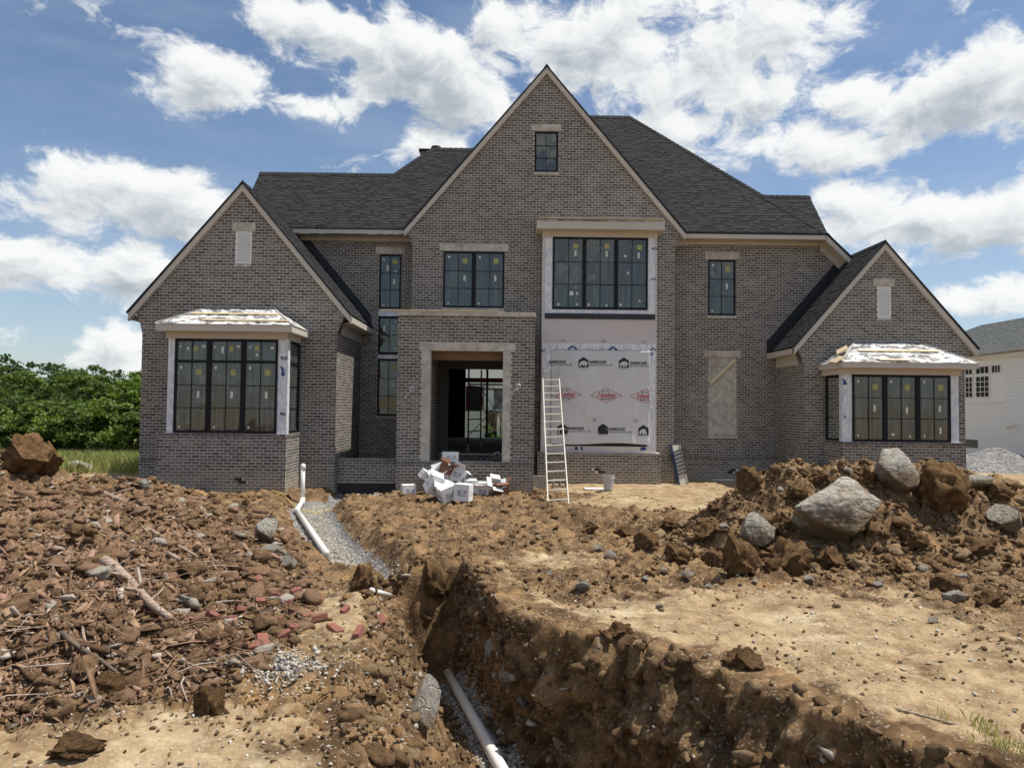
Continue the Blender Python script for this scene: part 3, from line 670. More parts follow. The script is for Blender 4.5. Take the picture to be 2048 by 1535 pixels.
def window(house, P, u0, u1, z0, z1, units=1, rows=3, cols=2, transom=None, inset=.055, room=1.6, stickers=True, mull=.125, name='window', plan=None, hung=True):
    w = link(name, None, house); w.location = pt(P, (u0+u1)/2, z0, 0); w.empty_display_size = .2
    inv = Matrix.Translation(-w.location)
    def fin(o):
        if o is not None: o.matrix_parent_inverse = Matrix.Translation(-Vector(w.location)); 
        return o
    d = -inset; fr = MB(); fw = .058
    pbox(fr, P, u0, u0+fw, z0, z1, d-.06, d+.03); pbox(fr, P, u1-fw, u1, z0, z1, d-.06, d+.03)
    pbox(fr, P, u0+fw, u1-fw, z0, z0+fw+.012, d-.06, d+.03); pbox(fr, P, u0+fw, u1-fw, z1-fw, z1, d-.06, d+.03)
    fin(fr.build('frame', M['frame'], w))
    iu0, iu1, iz0, iz1 = u0+fw, u1-fw, z0+fw+.012, z1-fw
    uw = (iu1-iu0-mull*(units-1))/units
    zs = [(iz0, iz1, rows)] if transom is None else [(iz0, transom-.035, rows), (transom+.035, iz1, 1)]
    if transom: 
        mb = MB(); pbox(mb, P, iu0, iu1, transom-.035, transom+.035, d-.055, d+.028); fin(mb.build('transom_bar', M['frame'], w))
    mg = MB()
    for k in range(units):
        a = iu0+k*(uw+mull); b = a+uw
        if k: 
            mb = MB(); pbox(mb, P, a-mull, a, iz0, iz1, d-.05, d+.033); fin(mb.build('mullion', M['frame'], w))
        for zi, (q0, q1, rr) in enumerate(zs):
            cw = (b-a)/cols; rh = (q1-q0)/rr
            for c in range(cols):
                if c: pbox(mg, P, a+c*cw-.010, a+c*cw+.010, q0, q1, d-.012, d+.014)
                for r in range(rr):
                    pn = MB(); e = .0
                    pn.quad(pt(P, a+c*cw+e, q0+r*rh+e, d), pt(P, a+(c+1)*cw-e, q0+r*rh+e, d), pt(P, a+(c+1)*cw-e, q0+(r+1)*rh-e, d), pt(P, a+c*cw+e, q0+(r+1)*rh-e, d))
                    fin(pn.build('pane', M['glass'], w))
            for r in range(1, rr):
                for c in range(cols):
                    pbox(mg, P, a+c*cw+(.0102 if c else 0), a+(c+1)*cw-(.0102 if c < cols-1 else 0), q0+r*rh-.010, q0+r*rh+.010, d-.012, d+.0135)
            if stickers:
                before = set(w.children)
                if transom and zi == 1:
                    pl = [[('small', .10, .72), ('tag', .36, .62), ('logo', .62, .62), ('wide', .88, .74)], [('small', .10, .72), ('tall', .36, .55), ('logo', .66, .62), ('wide', .9, .74)], [('small', .12, .72), ('logo', .36, .66), ('tag', .36, .30), ('wide', .88, .70)]][k % 3]
                    for (kd, fu, fz) in pl: sticker(w, P, a+uw*fu, q0+(q1-q0)*fz, d, kd, .8 if kd == 'logo' else 1.0)
                elif plan is not None:
                    for (kd, fu, fz) in plan[k]: sticker(w, P, a+uw*fu, q0+(q1-q0)*fz, d, kd)
                else:
                    for (kd, fu, fz) in [('tag', .14, .93), ('logo', .74, .86), ('tall', .72, .53), ('small', .13, .05)]: sticker(w, P, a+uw*fu+random.uniform(-.01, .01), q0+(q1-q0)*fz, d, kd)
                for o in set(w.children)-before: fin(o)
    if mg.v: fin(mg.build('muntin', M['frame'], w))
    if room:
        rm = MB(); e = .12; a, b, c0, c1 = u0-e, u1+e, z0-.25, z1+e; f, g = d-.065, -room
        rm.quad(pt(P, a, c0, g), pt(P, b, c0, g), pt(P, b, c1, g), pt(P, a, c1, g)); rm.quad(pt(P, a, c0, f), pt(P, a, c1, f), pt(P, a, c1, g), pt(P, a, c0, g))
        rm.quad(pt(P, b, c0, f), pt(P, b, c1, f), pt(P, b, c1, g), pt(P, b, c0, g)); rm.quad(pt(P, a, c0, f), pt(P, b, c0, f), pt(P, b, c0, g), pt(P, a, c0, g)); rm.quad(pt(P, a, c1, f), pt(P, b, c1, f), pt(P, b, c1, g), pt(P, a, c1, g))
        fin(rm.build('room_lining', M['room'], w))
        sm = MB(); u = a+random.uniform(.05, .3)
        while u < b-.06: pbox(sm, P, u, u+.045, c0+.002, c1-.002, g+.01, g+.10); u += random.choice([.2, .3, .4])
        fin(sm.build('wall_studs', M['stud'], w))
    return w
def trim_box(house, name, P, u0, u1, z0, z1, d0, d1, m='stone', label=None):
    mb = MB(); pbox(mb, P, u0, u1, z0, z1, d0, d1); o = mb.build(name, M[m], house)
    if label: o['label'] = label
    bv = o.modifiers.new('edge', 'BEVEL'); bv.width = .006; bv.segments = 2; bv.limit_method = 'ANGLE'
    return o
# ================================================================== GROUND
def axis(segs):
    out = [segs[0][0]]
    for (a, b, s0, s1) in segs:
        x = a
        while x < b-1e-6:
            t = (x-a)/(b-a); x = min(b, x+s0+(s1-s0)*t); out.append(x)
    return np.array(out)
xr = axis([(0, 3.2, .032, .032), (3.2, 12, .034, .12), (12, 40, .2, 3), (40, 900, 6, 120)]); XS = np.concatenate([-xr[:0:-1], xr])
ya = axis([(2.6, 9.5, .027, .034), (9.5, 19, .036, .075), (19, 30, .12, .5), (30, 80, .7, 5), (80, 1500, 8, 200)]); yb = axis([(0, 5.6, .06, .8), (5.6, 300, 2, 60)])
YS = np.concatenate([2.6-yb[:0:-1], ya])
GX, GY = np.meshgrid(XS, YS); GZ = height(GX, GY)
def grid_faces(nx, ny):
    i = (np.arange(ny-1)[:, None]*nx+np.arange(nx-1)[None, :]).ravel(); return np.stack([i, i+1, i+nx+1, i+nx], 1)
_ch, _ = seg_d(GX+fbm(GX, GY, .9, 3)*.10, GY, CHAN)
GRAV = np.clip(1.3-1.3*sst(_ch, .22, .62), 0, 1)*(GY > 9.4)
_px = np.interp(GY, PIPEX[:, 0], PIPEX[:, 1])
_fz = np.interp(GY, FLOORZ[:, 0], FLOORZ[:, 1])
GRAV = np.maximum(GRAV, np.where((GY < 9.2) & (GZ < _fz+.20), np.clip(1.2-np.abs(GX-_px-.06)/.26, 0, 1), 0))
GRAV = np.maximum(GRAV, sst(GX, -4.8, -4.4)*(1-sst(GX, -3.2, -2.9))*sst(GY, 17.6, 18.6)*(GY < 20.4))
GRAV = np.maximum(GRAV, np.clip(1.2-np.hypot((GX+1.55)/.42, (GY-5.25)/.38), 0, 1)*.8)
GRASS = sst(GY, 24, 28)*sst(-GX, 8, 12)*(1-.0*GX); GRASS = np.maximum(GRASS, sst(GY, 38, 46)); 
_xb = np.interp(GY, MB_B[:, 0], MB_B[:, 1])
RED = sst(_xb-GX, .2, 1.0)*(1-sst(GY, 11, 14))*sst(GY, 3.6, 4.8)
ground = link('ground', np_mesh('ground', np.stack([GX.ravel(), GY.ravel(), GZ.ravel()], 1), grid_faces(len(XS), len(YS)), M['dirt'], False,
    {'dust': dust_mask(GX, GY).ravel(), 'gravel': GRAV.ravel(), 'grass': GRASS.ravel(), 'red': RED.ravel()}))
tag(ground, kind='structure')
def trench_bank():
    """the steep broken right bank of the trench: a ribbon below the lip, pushed in and out by rock-like relief"""
    ys = np.linspace(1.6, 9.75, 1200); P_ = np.stack([np.interp(ys, LIPR[:, 0], LIPR[:, 1]), ys], 1)
    k = np.ones(61)/61; P_ = np.stack([np.convolve(np.pad(P_[:, i], 30, 'edge'), k, 'valid') for i in (0, 1)], 1)
    s = np.concatenate([[0], np.cumsum(np.hypot(*np.diff(P_, axis=0).T))]); n = int(s[-1]/.022); si = np.linspace(0, s[-1], n)
    X = np.interp(si, s, P_[:, 0]); Y = np.interp(si, s, P_[:, 1]); tx, ty = np.gradient(X), np.gradient(Y); L = np.hypot(tx, ty); nx, ny = -ty/L, tx/L
    sg = np.sign(nx.mean()); nx, ny = (-nx, -ny) if sg > 0 else (nx, ny)          # points into the trench
    m1, m2 = 16, 64; u = np.concatenate([np.linspace(-1, 0, m1, endpoint=False), np.linspace(0, 1, m2)])
    S_, U_ = np.meshgrid(si, u, indexing='ij'); D = np.clip(U_, 0, 1)
    ox, oy = X[:, None], Y[:, None]; inw = np.where(U_ < 0, .62*U_, .06+.20*D+.30*np.clip(D-.72, 0, 1)/.28)
    v = D*1.5
    rel = (lumps(S_, v, 1.5, 2)*.19+lumps(S_+9, v*1.2, 4.2, 3)*.11+.05*np.sign(fbm(S_, v*1.6, 2.6, 3))*sst(np.abs(fbm(S_, v*1.6, 2.6, 3)), .0, .12)+fbm(S_, v, 11, 3)*.020+.16*fbm(S_, v*.3, .8, 3))
    fade = sst(U_, -.55, .25)*(1-.25*D); inw = inw+rel*fade
    gx = ox+nx[:, None]*inw; gy = oy+ny[:, None]*inw
    gx = np.maximum(gx, np.interp(gy, PIPEX[:, 0], PIPEX[:, 1])+.17)
    gtop = height(ox+0*inw, oy+0*inw, False); gback = height(ox+nx[:, None]*np.minimum(inw, 0)-nx[:, None]*.17, oy+ny[:, None]*np.minimum(inw, 0))
    px_ = np.interp(gy, PIPEX[:, 0], PIPEX[:, 1]); fl = np.interp(gy, FLOORZ[:, 0], FLOORZ[:, 1])-.75
    ground_z = np.interp(gy, [-50, 5.5, 14], [.42, .30, .02])
    top = ground_z+.02+lumps(gx, gy, 5.0, 3)*.03+lumps(gx, gy, 1.7, 2)*.02
    z = np.where(U_ < 0, top+.03*U_*0-.05*sst(-U_, .55, 1.0), top-(top-fl)*D**.78)+rel*.10*sst(U_, -.3, .3)
    dust = np.clip(.75*sst(-U_, .15, .8)+fbm(gx, gy, 1.4, 3)*.2, 0, 1)
    nn, mm = U_.shape; i = (np.arange(nn-1)[:, None]*mm+np.arange(mm-1)[None]).ravel(); F = np.stack([i, i+1, i+mm+1, i+mm], 1); zero = np.zeros(nn*mm)
    o = link('trench_bank', np_mesh('trench_bank', np.stack([gx.ravel(), gy.ravel(), z.ravel()], 1), F, M['dirt'], False, {'dust': dust.ravel(), 'gravel': zero, 'grass': zero, 'red': zero}))
    return tag(o, kind='structure'), np.stack([gx, gy, z], -1)
bank, BANK = trench_bank()

# ================================================================== THE BRICK HOUSE
H = thing('brick_house', 'large unfinished grey-brown brick house with steep gables and dark shingle roof', 'house', (0, 23, 0))
def hchild(o):
    o.matrix_parent_inverse = Matrix.Translation((0, -23, 0)); return o
_link = link
def link(name, data, parent=None):                                    # everything of the house is modelled in world coordinates
    o = _link(name, data, parent)
    if parent is H: o.matrix_parent_inverse = Matrix.Translation((0, -23, 0))
    return o
TW = 2   # rowlock row index helper
WT = int(round((.62-ZREF)/CH))                                        # water-table rowlock row (-1)
def tri_span(cx, hw, peak, slope, wl, wr, corb=None):
    def sp(z):
        h = (peak-z)/slope; a, b = wl, wr
        if corb and corb[0] < z: e = corb[2]*min(1, ((z-corb[0])/(corb[1]-corb[0]))**1.5); a, b = wl-e, wr+e
        return [(max(a, cx-h), min(b, cx+h))]
    return sp

def gable_block(cx, hw, peak, slope, Yf, Yb, oh=.10, th=.14, fascia=.13):
    """rake boards, eave fascia and roof slopes of one front gable; the roof top surface follows peak - slope*|x-cx|"""
    ez = peak-slope*hw; L = math.hypot(1, slope); nx, nz = slope/L, 1/L
    for s in (-1, 1):
        tip = Vector((cx+s*hw, Yf-oh, ez)); top = Vector((cx, Yf-oh, peak))
        off = Vector((0, 0, -.045))
        rb = MB(); w = fascia*L
        pts = [top+off, tip+off, tip+off+Vector((0, 0, -w)), top+off+Vector((0, 0, -w))]
        rb.prism(pts, (0, oh+.012, 0)); rb.build('rake_board', M['trim'], H)
        ed = MB(); p2 = [top+Vector((0, -.035, .004)), tip+Vector((s*.03, -.035, .004)), tip+Vector((s*.03, -.035, -.045)), top+Vector((0, -.035, -.045))]
        ed.prism(p2, (0, .09, 0)); ed.build('drip_edge', M['membrane'], H)
        roof_plane(H, [tip, Vector((tip.x, Yb, ez)), Vector((cx, Yb, peak)), top], (0, 1, 0))
    ridge_caps(H, (cx, Yf-oh, peak), (cx, Yb, peak), .15, (1, 0, -slope), (-1, 0, -slope))
def corbel(cx_wall, s, z0, z1, e, Y, depth=.34):
    """stepped brick bracket below the eave return"""
    mb = MB(); k = int((z0-ZREF)/CH); z = ZREF+k*CH
    while z < z1:
        w = e*min(1, max(0, (z+CH/2-z0)/(z1-z0))**1.5)
        if w > .01: mb.box(min(cx_wall, cx_wall+s*w), max(cx_wall, cx_wall+s*w), Y+.012, Y+depth, z+.005, z+CH-.005, random.random())
        z += CH
    mb.build('corbel', M['brick'], H, tint=True)

# ---- left wing -------------------------------------------------------------
PF = plane('F', 19.9)
LWc, LWs, LWp, LWh = -7.32, 1.19, 8.23, 3.02
sp = tri_span(LWc, LWh, LWp-.10, LWs, -9.98, -4.68, (4.02, 4.60, .22))
VENT = (-7.50, -7.06, 6.0, 6.90)
brick_wall(H, PF, -.25, 8.05, sp, holes=[VENT+(1,), (-8.6, -5.75, 1.35, 4.1, 0)], rowlocks=(WT,), name='wall', label='brick gable wall of the projecting left wing')
corbel(-4.68, 1, 4.02, 4.60, .20, 19.9); corbel(-9.98, -1, 4.02, 4.60, .20, 19.9)
PS = plane('R', -4.68)
brick_wall(H, PS, -.30, 4.45, lambda z: [(19.908, 23.15)], rowlocks=(WT,), name='side_wall')
brick_wall(H, plane('L', -9.98), -.30, 4.6, lambda z: [(19.908, 23.15)], name='side_wall')
gable_block(LWc, LWh, LWp, LWs, 19.9, 23.6)
def eave(x, s, Yf, Yb, ztop, wallx):
    """side eave: fascia, soffit and frieze of a wing"""
    m = MB(); m.box(min(x, x-s*.03), max(x, x-s*.03), Yf-.08, Yb, ztop-.21, ztop-.05); m.build('eave_fascia', M['trim'], H)
    m = MB(); m.box(min(wallx, x-s*.032), max(wallx, x-s*.032), Yf+.36, Yb, ztop-.20, ztop-.17); m.build('soffit', M['trim'], H)
    m = MB(); m.box(min(wallx, wallx+s*.035), max(wallx, wallx+s*.035), Yf+.345, Yb, ztop-.50, ztop-.202); m.build('frieze_board', M['trim'], H)
eave(LWc+LWh, 1, 19.9, 23.13, LWp-LWs*LWh, -4.68)
eave(LWc-LWh, -1, 19.9, 23.13, LWp-LWs*LWh, -9.98)
# dark underlayment strip where the wing roof meets the main wall
def wall_strip(cx, peak, slope, x0, x1, Y, h=.33):
    s = 1 if x1 > cx else -1; z0 = peak-slope*abs(x0-cx); z1 = peak-slope*abs(x1-cx); m = MB()
    m.prism([(x0, Y-.016, z0), (x1, Y-.016, z1), (x1, Y-.016, z1+h), (x0, Y-.016, z0+h)], (0, .012, 0)); m.build('step_flashing', M['membrane'], H)
    m = MB(); m.prism([(x0, Y-.28, z0+.017), (x1, Y-.28, z1+.017), (x1, Y-.018, z1+.017), (x0, Y-.018, z0+.017)], (0, 0, .006)); m.build('flashing_apron', M['membrane'], H)
wall_strip(LWc, LWp, LWs, -6.9, -4.36, 23.15)
def louvre(P, u0, u1, z0, z1):
    v = link('louvre_vent', None, H); v.location = pt(P, (u0+u1)/2, z0)
    loc = Vector(v.location)
    def fin(o): o.matrix_parent_inverse = Matrix.Translation(-loc)
    m = MB(); f = .04
    pbox(m, P, u0, u0+f, z0, z1, -.08, -.005); pbox(m, P, u1-f, u1, z0, z1, -.08, -.005); pbox(m, P, u0+f, u1-f, z0, z0+f, -.08, -.005); pbox(m, P, u0+f, u1-f, z1-f, z1, -.08, -.005)
    fin(m.build('vent_frame', M['white_paint'], v))
    m = MB(); pbox(m, P, u0+f, u1-f, z0+f, z1-f, -.095, -.09); fin(m.build('vent_backing', M['room'], v))
    n = 14; st = (z1-z0-2*f)/n
    for i in range(n):
        zz = z0+f+i*st; m = MB()
        m.prism([pt(P, u0+f, zz+.002, -.012), pt(P, u1-f, zz+.002, -.012), pt(P, u1-f, zz+st*.98, -.036), pt(P, u0+f, zz+st*.98, -.036)], P[2]*.008-Vector((0, 0, .006)))
        fin(m.build('slat', M['white_paint'], v))
louvre(PF, *VENT)
trim_box(H, 'lintel', PF, -7.595, -6.965, 6.905, 7.135, -.06, .018); trim_box(H, 'sill', PF, -7.52, -7.05, 5.91, 6.0, -.08, .035)

# ---- left bay --------------------------------------------------------------
def bay(x0, x1, Yf, Yw, zb, zg, win, post_l, post_r, fr, fas, roofz, top, transom, side, boards, plan=None, ind=0):
    P = plane('F', Yf)
    zr = int(round((zb-CH-ZREF)/CH)); zt = ZREF+(zr+1)*CH
    miss = [(x0+1.98, x0+2.19, ZREF+(-6)*CH, ZREF+(-5)*CH), (x0+2.09, x0+2.30, ZREF+(-7)*CH, ZREF+(-6)*CH)] if ind else ()
    brick_wall(H, P, zg, zt, lambda z: [(x0, x1)], rowlocks=(zr,), name='bay_wall', indiv=ind, missing=miss)
    for k, xx in (('R', x1), ('L', x0)): brick_wall(H, plane(k, xx), zg, zt, lambda z: [(Yf+.008, Yw)], rowlocks=(zr,), name='bay_side_wall')
    m = MB(); m.box(x0+.01, x1-.01, Yf+.01, Yw, zt-.03, zt-.006); m.build('bay_sill_bed', M['mortar'], H)
    # wrapped posts
    pl, pr = post_l, post_r
    wz0, wz1 = win[2], win[3]
    for (a, b) in ((pl, win[0]-.002), (win[1]+.002, pr)):
        m = MB(); m.box(a, b, Yf+.05, Yf+.24, zt-.004, wz1+.01); m.build('wrapped_post', M['tape'], H)
    w = window(H, plane('F', Yf+.02), win[0], win[1], zt, wz1, 3, 3, 2, transom, inset=.03, room=2.4, plan=plan, name='bay_window')
    s0 = side[1]
    Pside = plane('R' if side[0] > 0 else 'L', (pr-.03) if side[0] > 0 else (pl+.03))
    window(H, Pside, Yf+.242, Yw-.05, zt, wz1, 1, 3, 1, transom, inset=.02, room=.0, stickers=False, name='bay_side_window')
    # frieze, cornice
    m = MB(); m.box(fr[0], fr[1], Yf+.01, Yw, wz1+.012, fas[2]+.012); m.build('frieze_board', M['trim'], H)
    m = MB(); m.box(fas[0], fas[1], fas[4], Yw-.001, fas[2], fas[3]); o = m.build('cornice', M['trim'], H)
    # small hip roof under torn underlayment
    e = .02; A = Vector((fas[0]-e, fas[4]-e, fas[3]+.012)); B = Vector((fas[1]+e, fas[4]-e, fas[3]+.012)); C = Vector((top[1], Yw-.012, top[2])); D = Vector((top[0], Yw-.012, top[2]))
    Ab = Vector((A.x, Yw-.012, A.z)); Bb = Vector((B.x, Yw-.012, B.z))
    n_ = 26; m = MB()
    def patch(p00, p10, p11, p01, nu, nv):
        base = len(m.v)
        for j in range(nv+1):
            for i in range(nu+1):
                u, v = i/nu, j/nv; q = (p00*(1-u)+p10*u)*(1-v)+(p01*(1-u)+p11*u)*v
                if 0 < i < nu and 0 < j < nv: q = q+Vector((0, -.3, 1))*random.uniform(0, .02)
                m.v.append(tuple(q))
        for j in range(nv):
            for i in range(nu): k = base+j*(nu+1)+i; m.f.append((k, k+1, k+nu+2, k+nu+1)); m.t.append(.5)
    patch(A, B, C, D, 40, 12); patch(B, Bb, C, C+Vector((.001, 0, 0)), 8, 8); patch(Ab, A, D, D-Vector((.001, 0, 0)), 8, 8)
    m.build('bay_roof', M['under'], H)
    m = MB(); m.box(fas[0]-.015, fas[1]+.015, fas[4]-.016, Yw-.02, fas[3]+.002, fas[3]+.011); m.build('roof_sheathing_edge', M['lumber'], H)
    fl = MB(); fl.bar(D+Vector((-.02, -.03, .03)), C+Vector((.02, -.03, .03)), .05, .03); fl.build('roof_flashing', M['steel_grey'], H)
    for (p, q) in ((B, C), (A, D)):
        m = MB(); m.bar(p+Vector((0, 0, .02)), q+Vector((0, -.01, .02)), .05, .012); m.build('hip_strip', M['steel_grey'], H)
    nrm = (B-A).cross(D-A).normalized()
    for (fx0, fx1, fv, tilt) in boards:
        lo = A+(D-A)*fv; hi = B+(C-B)*fv; p = lo+(hi-lo)*fx0; q = lo+(hi-lo)*fx1
        m = MB(); m.bar(p+nrm*.034, q+nrm*(.034+tilt), .11, .026, nrm); m.build('roof_batten', M['lumber'], H)
    return P
bay(-8.91, -5.63, 18.64, 19.9, 1.43, -.32, (-8.52, -5.895, 1.47, 3.815), -8.70, -5.64, (-8.75, -5.65), (-8.85, -5.44, 3.985, 4.15, 18.30), 4.78, (-8.20, -6.42, 4.78), 3.245, (1, 0),
    [(.06, .97, .55, 0), (.30, .99, .16, .0)], ind=300)
# side boards on the right hip
# ---- right wing -------------------------------------------------------------
PR = plane('F', 21.0)
RWc, RWs, RWp, RWh = 10.87, 1.155, 7.08, 2.66
VENT2 = (10.68, 11.07, 4.86, 5.79)
brick_wall(H, PR, -.2, 6.95, tri_span(RWc, RWh, RWp-.10, RWs, 8.54, 13.2, (3.36, 3.92, .18)), holes=[VENT2+(1,), (9.3, 12.2, 1.3, 3.5, 0)], rowlocks=(WT,), label='brick gable wall of the right wing')
corbel(8.54, -1, 3.36, 3.92, .16, 21.0); corbel(13.2, 1, 3.36, 3.92, .16, 21.0)
brick_wall(H, plane('L', 8.54), -.2, 3.75, lambda z: [(21.008, 23.15)], rowlocks=(WT,), name='side_wall')
brick_wall(H, plane('R', 13.2), -.2, 3.95, lambda z: [(21.008, 27)], rowlocks=(WT,), name='side_wall')
gable_block(RWc, RWh, RWp, RWs, 21.0, 23.14)
eave(RWc-RWh, -1, 21.0, 23.13, RWp-RWs*RWh, 8.54); eave(RWc+RWh, 1, 21.0, 23.13, RWp-RWs*RWh, 13.2)
wall_strip(RWc, RWp, RWs, 10.75, 8.22, 23.15)
louvre(PR, *VENT2); trim_box(H, 'lintel', PR, 10.565, 11.165, 5.795, 6.005, -.06, .018); trim_box(H, 'sill', PR, 10.66, 11.09, 4.785, 4.86, -.08, .035)
bay(9.11, 12.46, 19.8, 21.0, 1.33, -.1, (9.385, 12.07, 1.375, 3.155), 9.115, 12.30, (9.05, 12.35), (8.95, 12.60, 3.33, 3.467, 19.45), 4.16, (10.0, 11.79, 4.16), None, (-1, 0),
    [(.09, .52, .50, 0), (.515, .92, .505, 0), (.27, .49, .06, .0)],
    plan=[[('tag', .14, .93), ('logo', .74, .84), ('tall', .72, .50), ('small', .13, .06)], [('tag', .14, .93), ('logo', .72, .84), ('tall', .70, .47), ('wide', .2, .08), ('small', .8, .05)], [('tag', .16, .93), ('logo', .74, .84), ('tall', .70, .50), ('tall', .72, .15), ('small', .16, .06)]])
for (a, b) in (((8.97, 19.62, 3.53), (8.99, 20.05, 3.60)), ((9.28, 20.2, 3.80), (9.45, 20.6, 3.95))):
    m = MB(); m.bar(a, b, .30, .024, (-.5, 0, .8)); m.build('roof_batten', M['lumber'], H)
m = MB(); m.bar((12.25, 19.75, 3.56), (12.95, 19.95, 3.60), .16, .026); m.build('roof_batten', M['oldwood'], H)

# ---- main body --------------------------------------------------------------
PM = plane('F', 23.15)
ML1, ML2, ML3 = (-4.15, -3.44, 5.235, 7.0), (-4.15, -3.44, 3.80, 5.01), (-4.15, -3.44, 1.84, 3.655)
brick_wall(H, PM, -.3, 7.45, lambda z: [(-7.4, -2.95)], holes=[ML1+(1,), ML2+(1,), ML3+(1,), (-4.15, -3.44, 3.655, 3.80, 0), (-4.15, -3.44, 5.01, 5.235, 0)], rowlocks=(WT,), label='brick main wall left of the centre gable')
window(H, PM, *ML1, 1, 3, 2, room=1.4, plan=[[('tag', .14, .93), ('logo', .74, .89), ('tall', .35, .77), ('small', .78, .70), ('tall', .70, .50), ('small', .16, .04)]])
window(H, PM, *ML2, 1, 2, 2, room=1.4, plan=[[('tall', .22, .70), ('small', .82, .90), ('small', .82, .12)]])
window(H, PM, *ML3, 1, 3, 2, room=1.4, plan=[[('tag', .14, .93), ('logo', .76, .88), ('tall', .70, .55), ('small', .16, .05)]])
for (a, b) in ((5.01, 5.235), (3.655, 3.80)): trim_box(H, 'flashing_tape', PM, -4.15, -3.44, a+.005, b-.005, -.08, -.02, 'tape')
trim_box(H, 'lintel', PM, -4.26, -3.32, 7.02, 7.235, -.06, .018); trim_box(H, 'sill', PM, -4.17, -3.42, 1.78, 1.84, -.08, .03)
MR, MP = (6.35, 7.24, 5.155, 6.955), (6.355, 7.265, 1.33, 3.83)
def main_r(z): return [(5.1, min(11.6, 9.95+(7.40-z)/1.0))]
brick_wall(H, PM, -.2, 7.42, main_r, holes=[MR+(1,), MP+(1,)], rowlocks=(WT,), missing=[(7.05, 7.25, ZREF-6*CH, ZREF-5*CH), (6.97, 7.16, ZREF-7*CH, ZREF-6*CH)], label='brick main wall right of the centre gable')
window(H, PM, *MR, 1, 3, 2, room=1.5)
trim_box(H, 'lintel', PM, 6.25, 7.36, 6.96, 7.19, -.06, .018); trim_box(H, 'sill', PM, 6.34, 7.27, 5.075, 5.155, -.08, .035)
trim_box(H, 'lintel', PM, 6.24, 7.375, 3.835, 4.03, -.06, .018); trim_box(H, 'sill', PM, 6.34, 7.30, 1.26, 1.33, -.08, .035)
def clip_poly(poly, rect):
    x0, x1, y0, y1 = rect
    for (ax, s, c) in ((0, 1, x0), (0, -1, x1), (1, 1, y0), (1, -1, y1)):
        out = []
        for (p, q) in zip(poly, poly[1:]+poly[:1]):
            ip, iq = s*(p[ax]-c) >= 0, s*(q[ax]-c) >= 0
            if ip: out.append(p)
            if ip != iq: t = (c-p[ax])/(q[ax]-p[ax]); out.append((p[0]+t*(q[0]-p[0]), p[1]+t*(q[1]-p[1])))
        poly = out
        if len(poly) < 3: return []
    return poly
pnl = MB(); pbox(pnl, PM, MP[0], MP[1], MP[2], MP[3], -.075, -.055); pan = pnl.build('blind_panel', M['mortar'], H); pan['label'] = 'bricked-out window filled with pale diamond tiles'
hd = .212
for i in range(-1, 6):
    for j in range(-1, 14):
        if (i+j) % 2: continue
        c = (MP[0]+.05+i*hd, MP[2]+.02+j*hd); g = hd-.006
        q = clip_poly([(c[0]-g, c[1]), (c[0], c[1]-g), (c[0]+g, c[1]), (c[0], c[1]+g)], (MP[0]+.003, MP[1]-.003, MP[2]+.003, MP[3]-.003))
        if len(q) >= 3:
            m = MB(); m.prism([pt(PM, u, z, -.052) for u, z in q], PM[2]*random.uniform(.012, .016)); m.build('tile', M['stone'], pan)
# eaves of the main body
def main_eave(x0, x1, ztop):
    m = MB(); m.box(x0, x1, 22.63, 22.66, ztop-.20, ztop-.035); m.build('eave_fascia', M['trim'], H)
    m = MB(); m.box(x0, x1, 22.662, 23.15, ztop-.185, ztop-.16); m.build('soffit', M['trim'], H)
    m = MB(); m.box(x0, x1, 23.10, 23.13, ztop-.27-.02, ztop-.186); m.build('frieze_board', M['trim'], H)
    m = MB(); m.box(x0, x1, 22.61, 22.65, ztop-.034, ztop+.006); m.build('drip_edge', M['membrane'], H)
main_eave(-7.2, -3.02, 7.69); main_eave(5.14, 9.90, 7.71)
S = 1.15; zf = lambda Y: 7.69+S*(Y-22.65)
# right hip of the main roof: ridge at (3.0..4.52, 27.5)
Yr = 27.52; hipR = (9.99, 22.62, zf(22.62)); rdg = (4.55, Yr, zf(Yr))
roof_plane(H, [(1.1, 22.62, zf(22.62)), hipR, rdg, (1.1, Yr, zf(Yr))], (1, 0, 0), indiv=300, region=lambda p: p.x > 5.3 and p.x < 8.6 and p.z < 9.7)
k = (zf(Yr)-7.69)/(9.99-4.55)
roof_plane(H, [hipR, (9.99, 33.0, zf(22.62)), (4.55, 31, zf(Yr)), rdg], (0, 1, 0))
ridge_caps(H, hipR, rdg, .16, (-1, 0, 0), (1, 0, -1.1)); ridge_caps(H, (3.0, Yr, zf(Yr)), rdg, .16, (0, -1, -S), (0, 1, -S))
# lower right part: raking eave that comes down behind the right wing
rk0, rk1 = Vector((9.92, 22.62, 7.70)), Vector((10.95, 22.62, 6.70))
m = MB(); m.prism([rk0, rk1, rk1+Vector((0, 0, -.235)), rk0+Vector((0, 0, -.235))], (0, .04, 0)); m.build('rake_board', M['trim'], H)
m = MB(); m.prism([rk0+Vector((.0, .041, -.06)), rk1+Vector((0, .041, -.06)), rk1+Vector((0, .041, -.10)), rk0+Vector((0, .041, -.10))], (0, .47, 0)); m.build('soffit', M['trim'], H)
m = MB(); m.prism([rk0+Vector((0, .48, -.10)), rk1+Vector((0, .48, -.10)), rk1+Vector((0, .48, -.42)), rk0+Vector((0, .48, -.42))], (0, .04, 0)); m.build('frieze_board', M['trim'], H)
m = MB(); m.prism([rk0+Vector((0, -.03, .03)), rk1+Vector((.03, -.03, .03)), rk1+Vector((.03, -.03, -.01)), rk0+Vector((0, -.03, -.01))], (0, .08, 0)); m.build('drip_edge', M['membrane'], H)
roof_plane(H, [rk0+Vector((0, 0, .0)), rk1, rk1+Vector((0, 6, 0)), rk0+Vector((0, 6, 0))], (0, 1, 0))
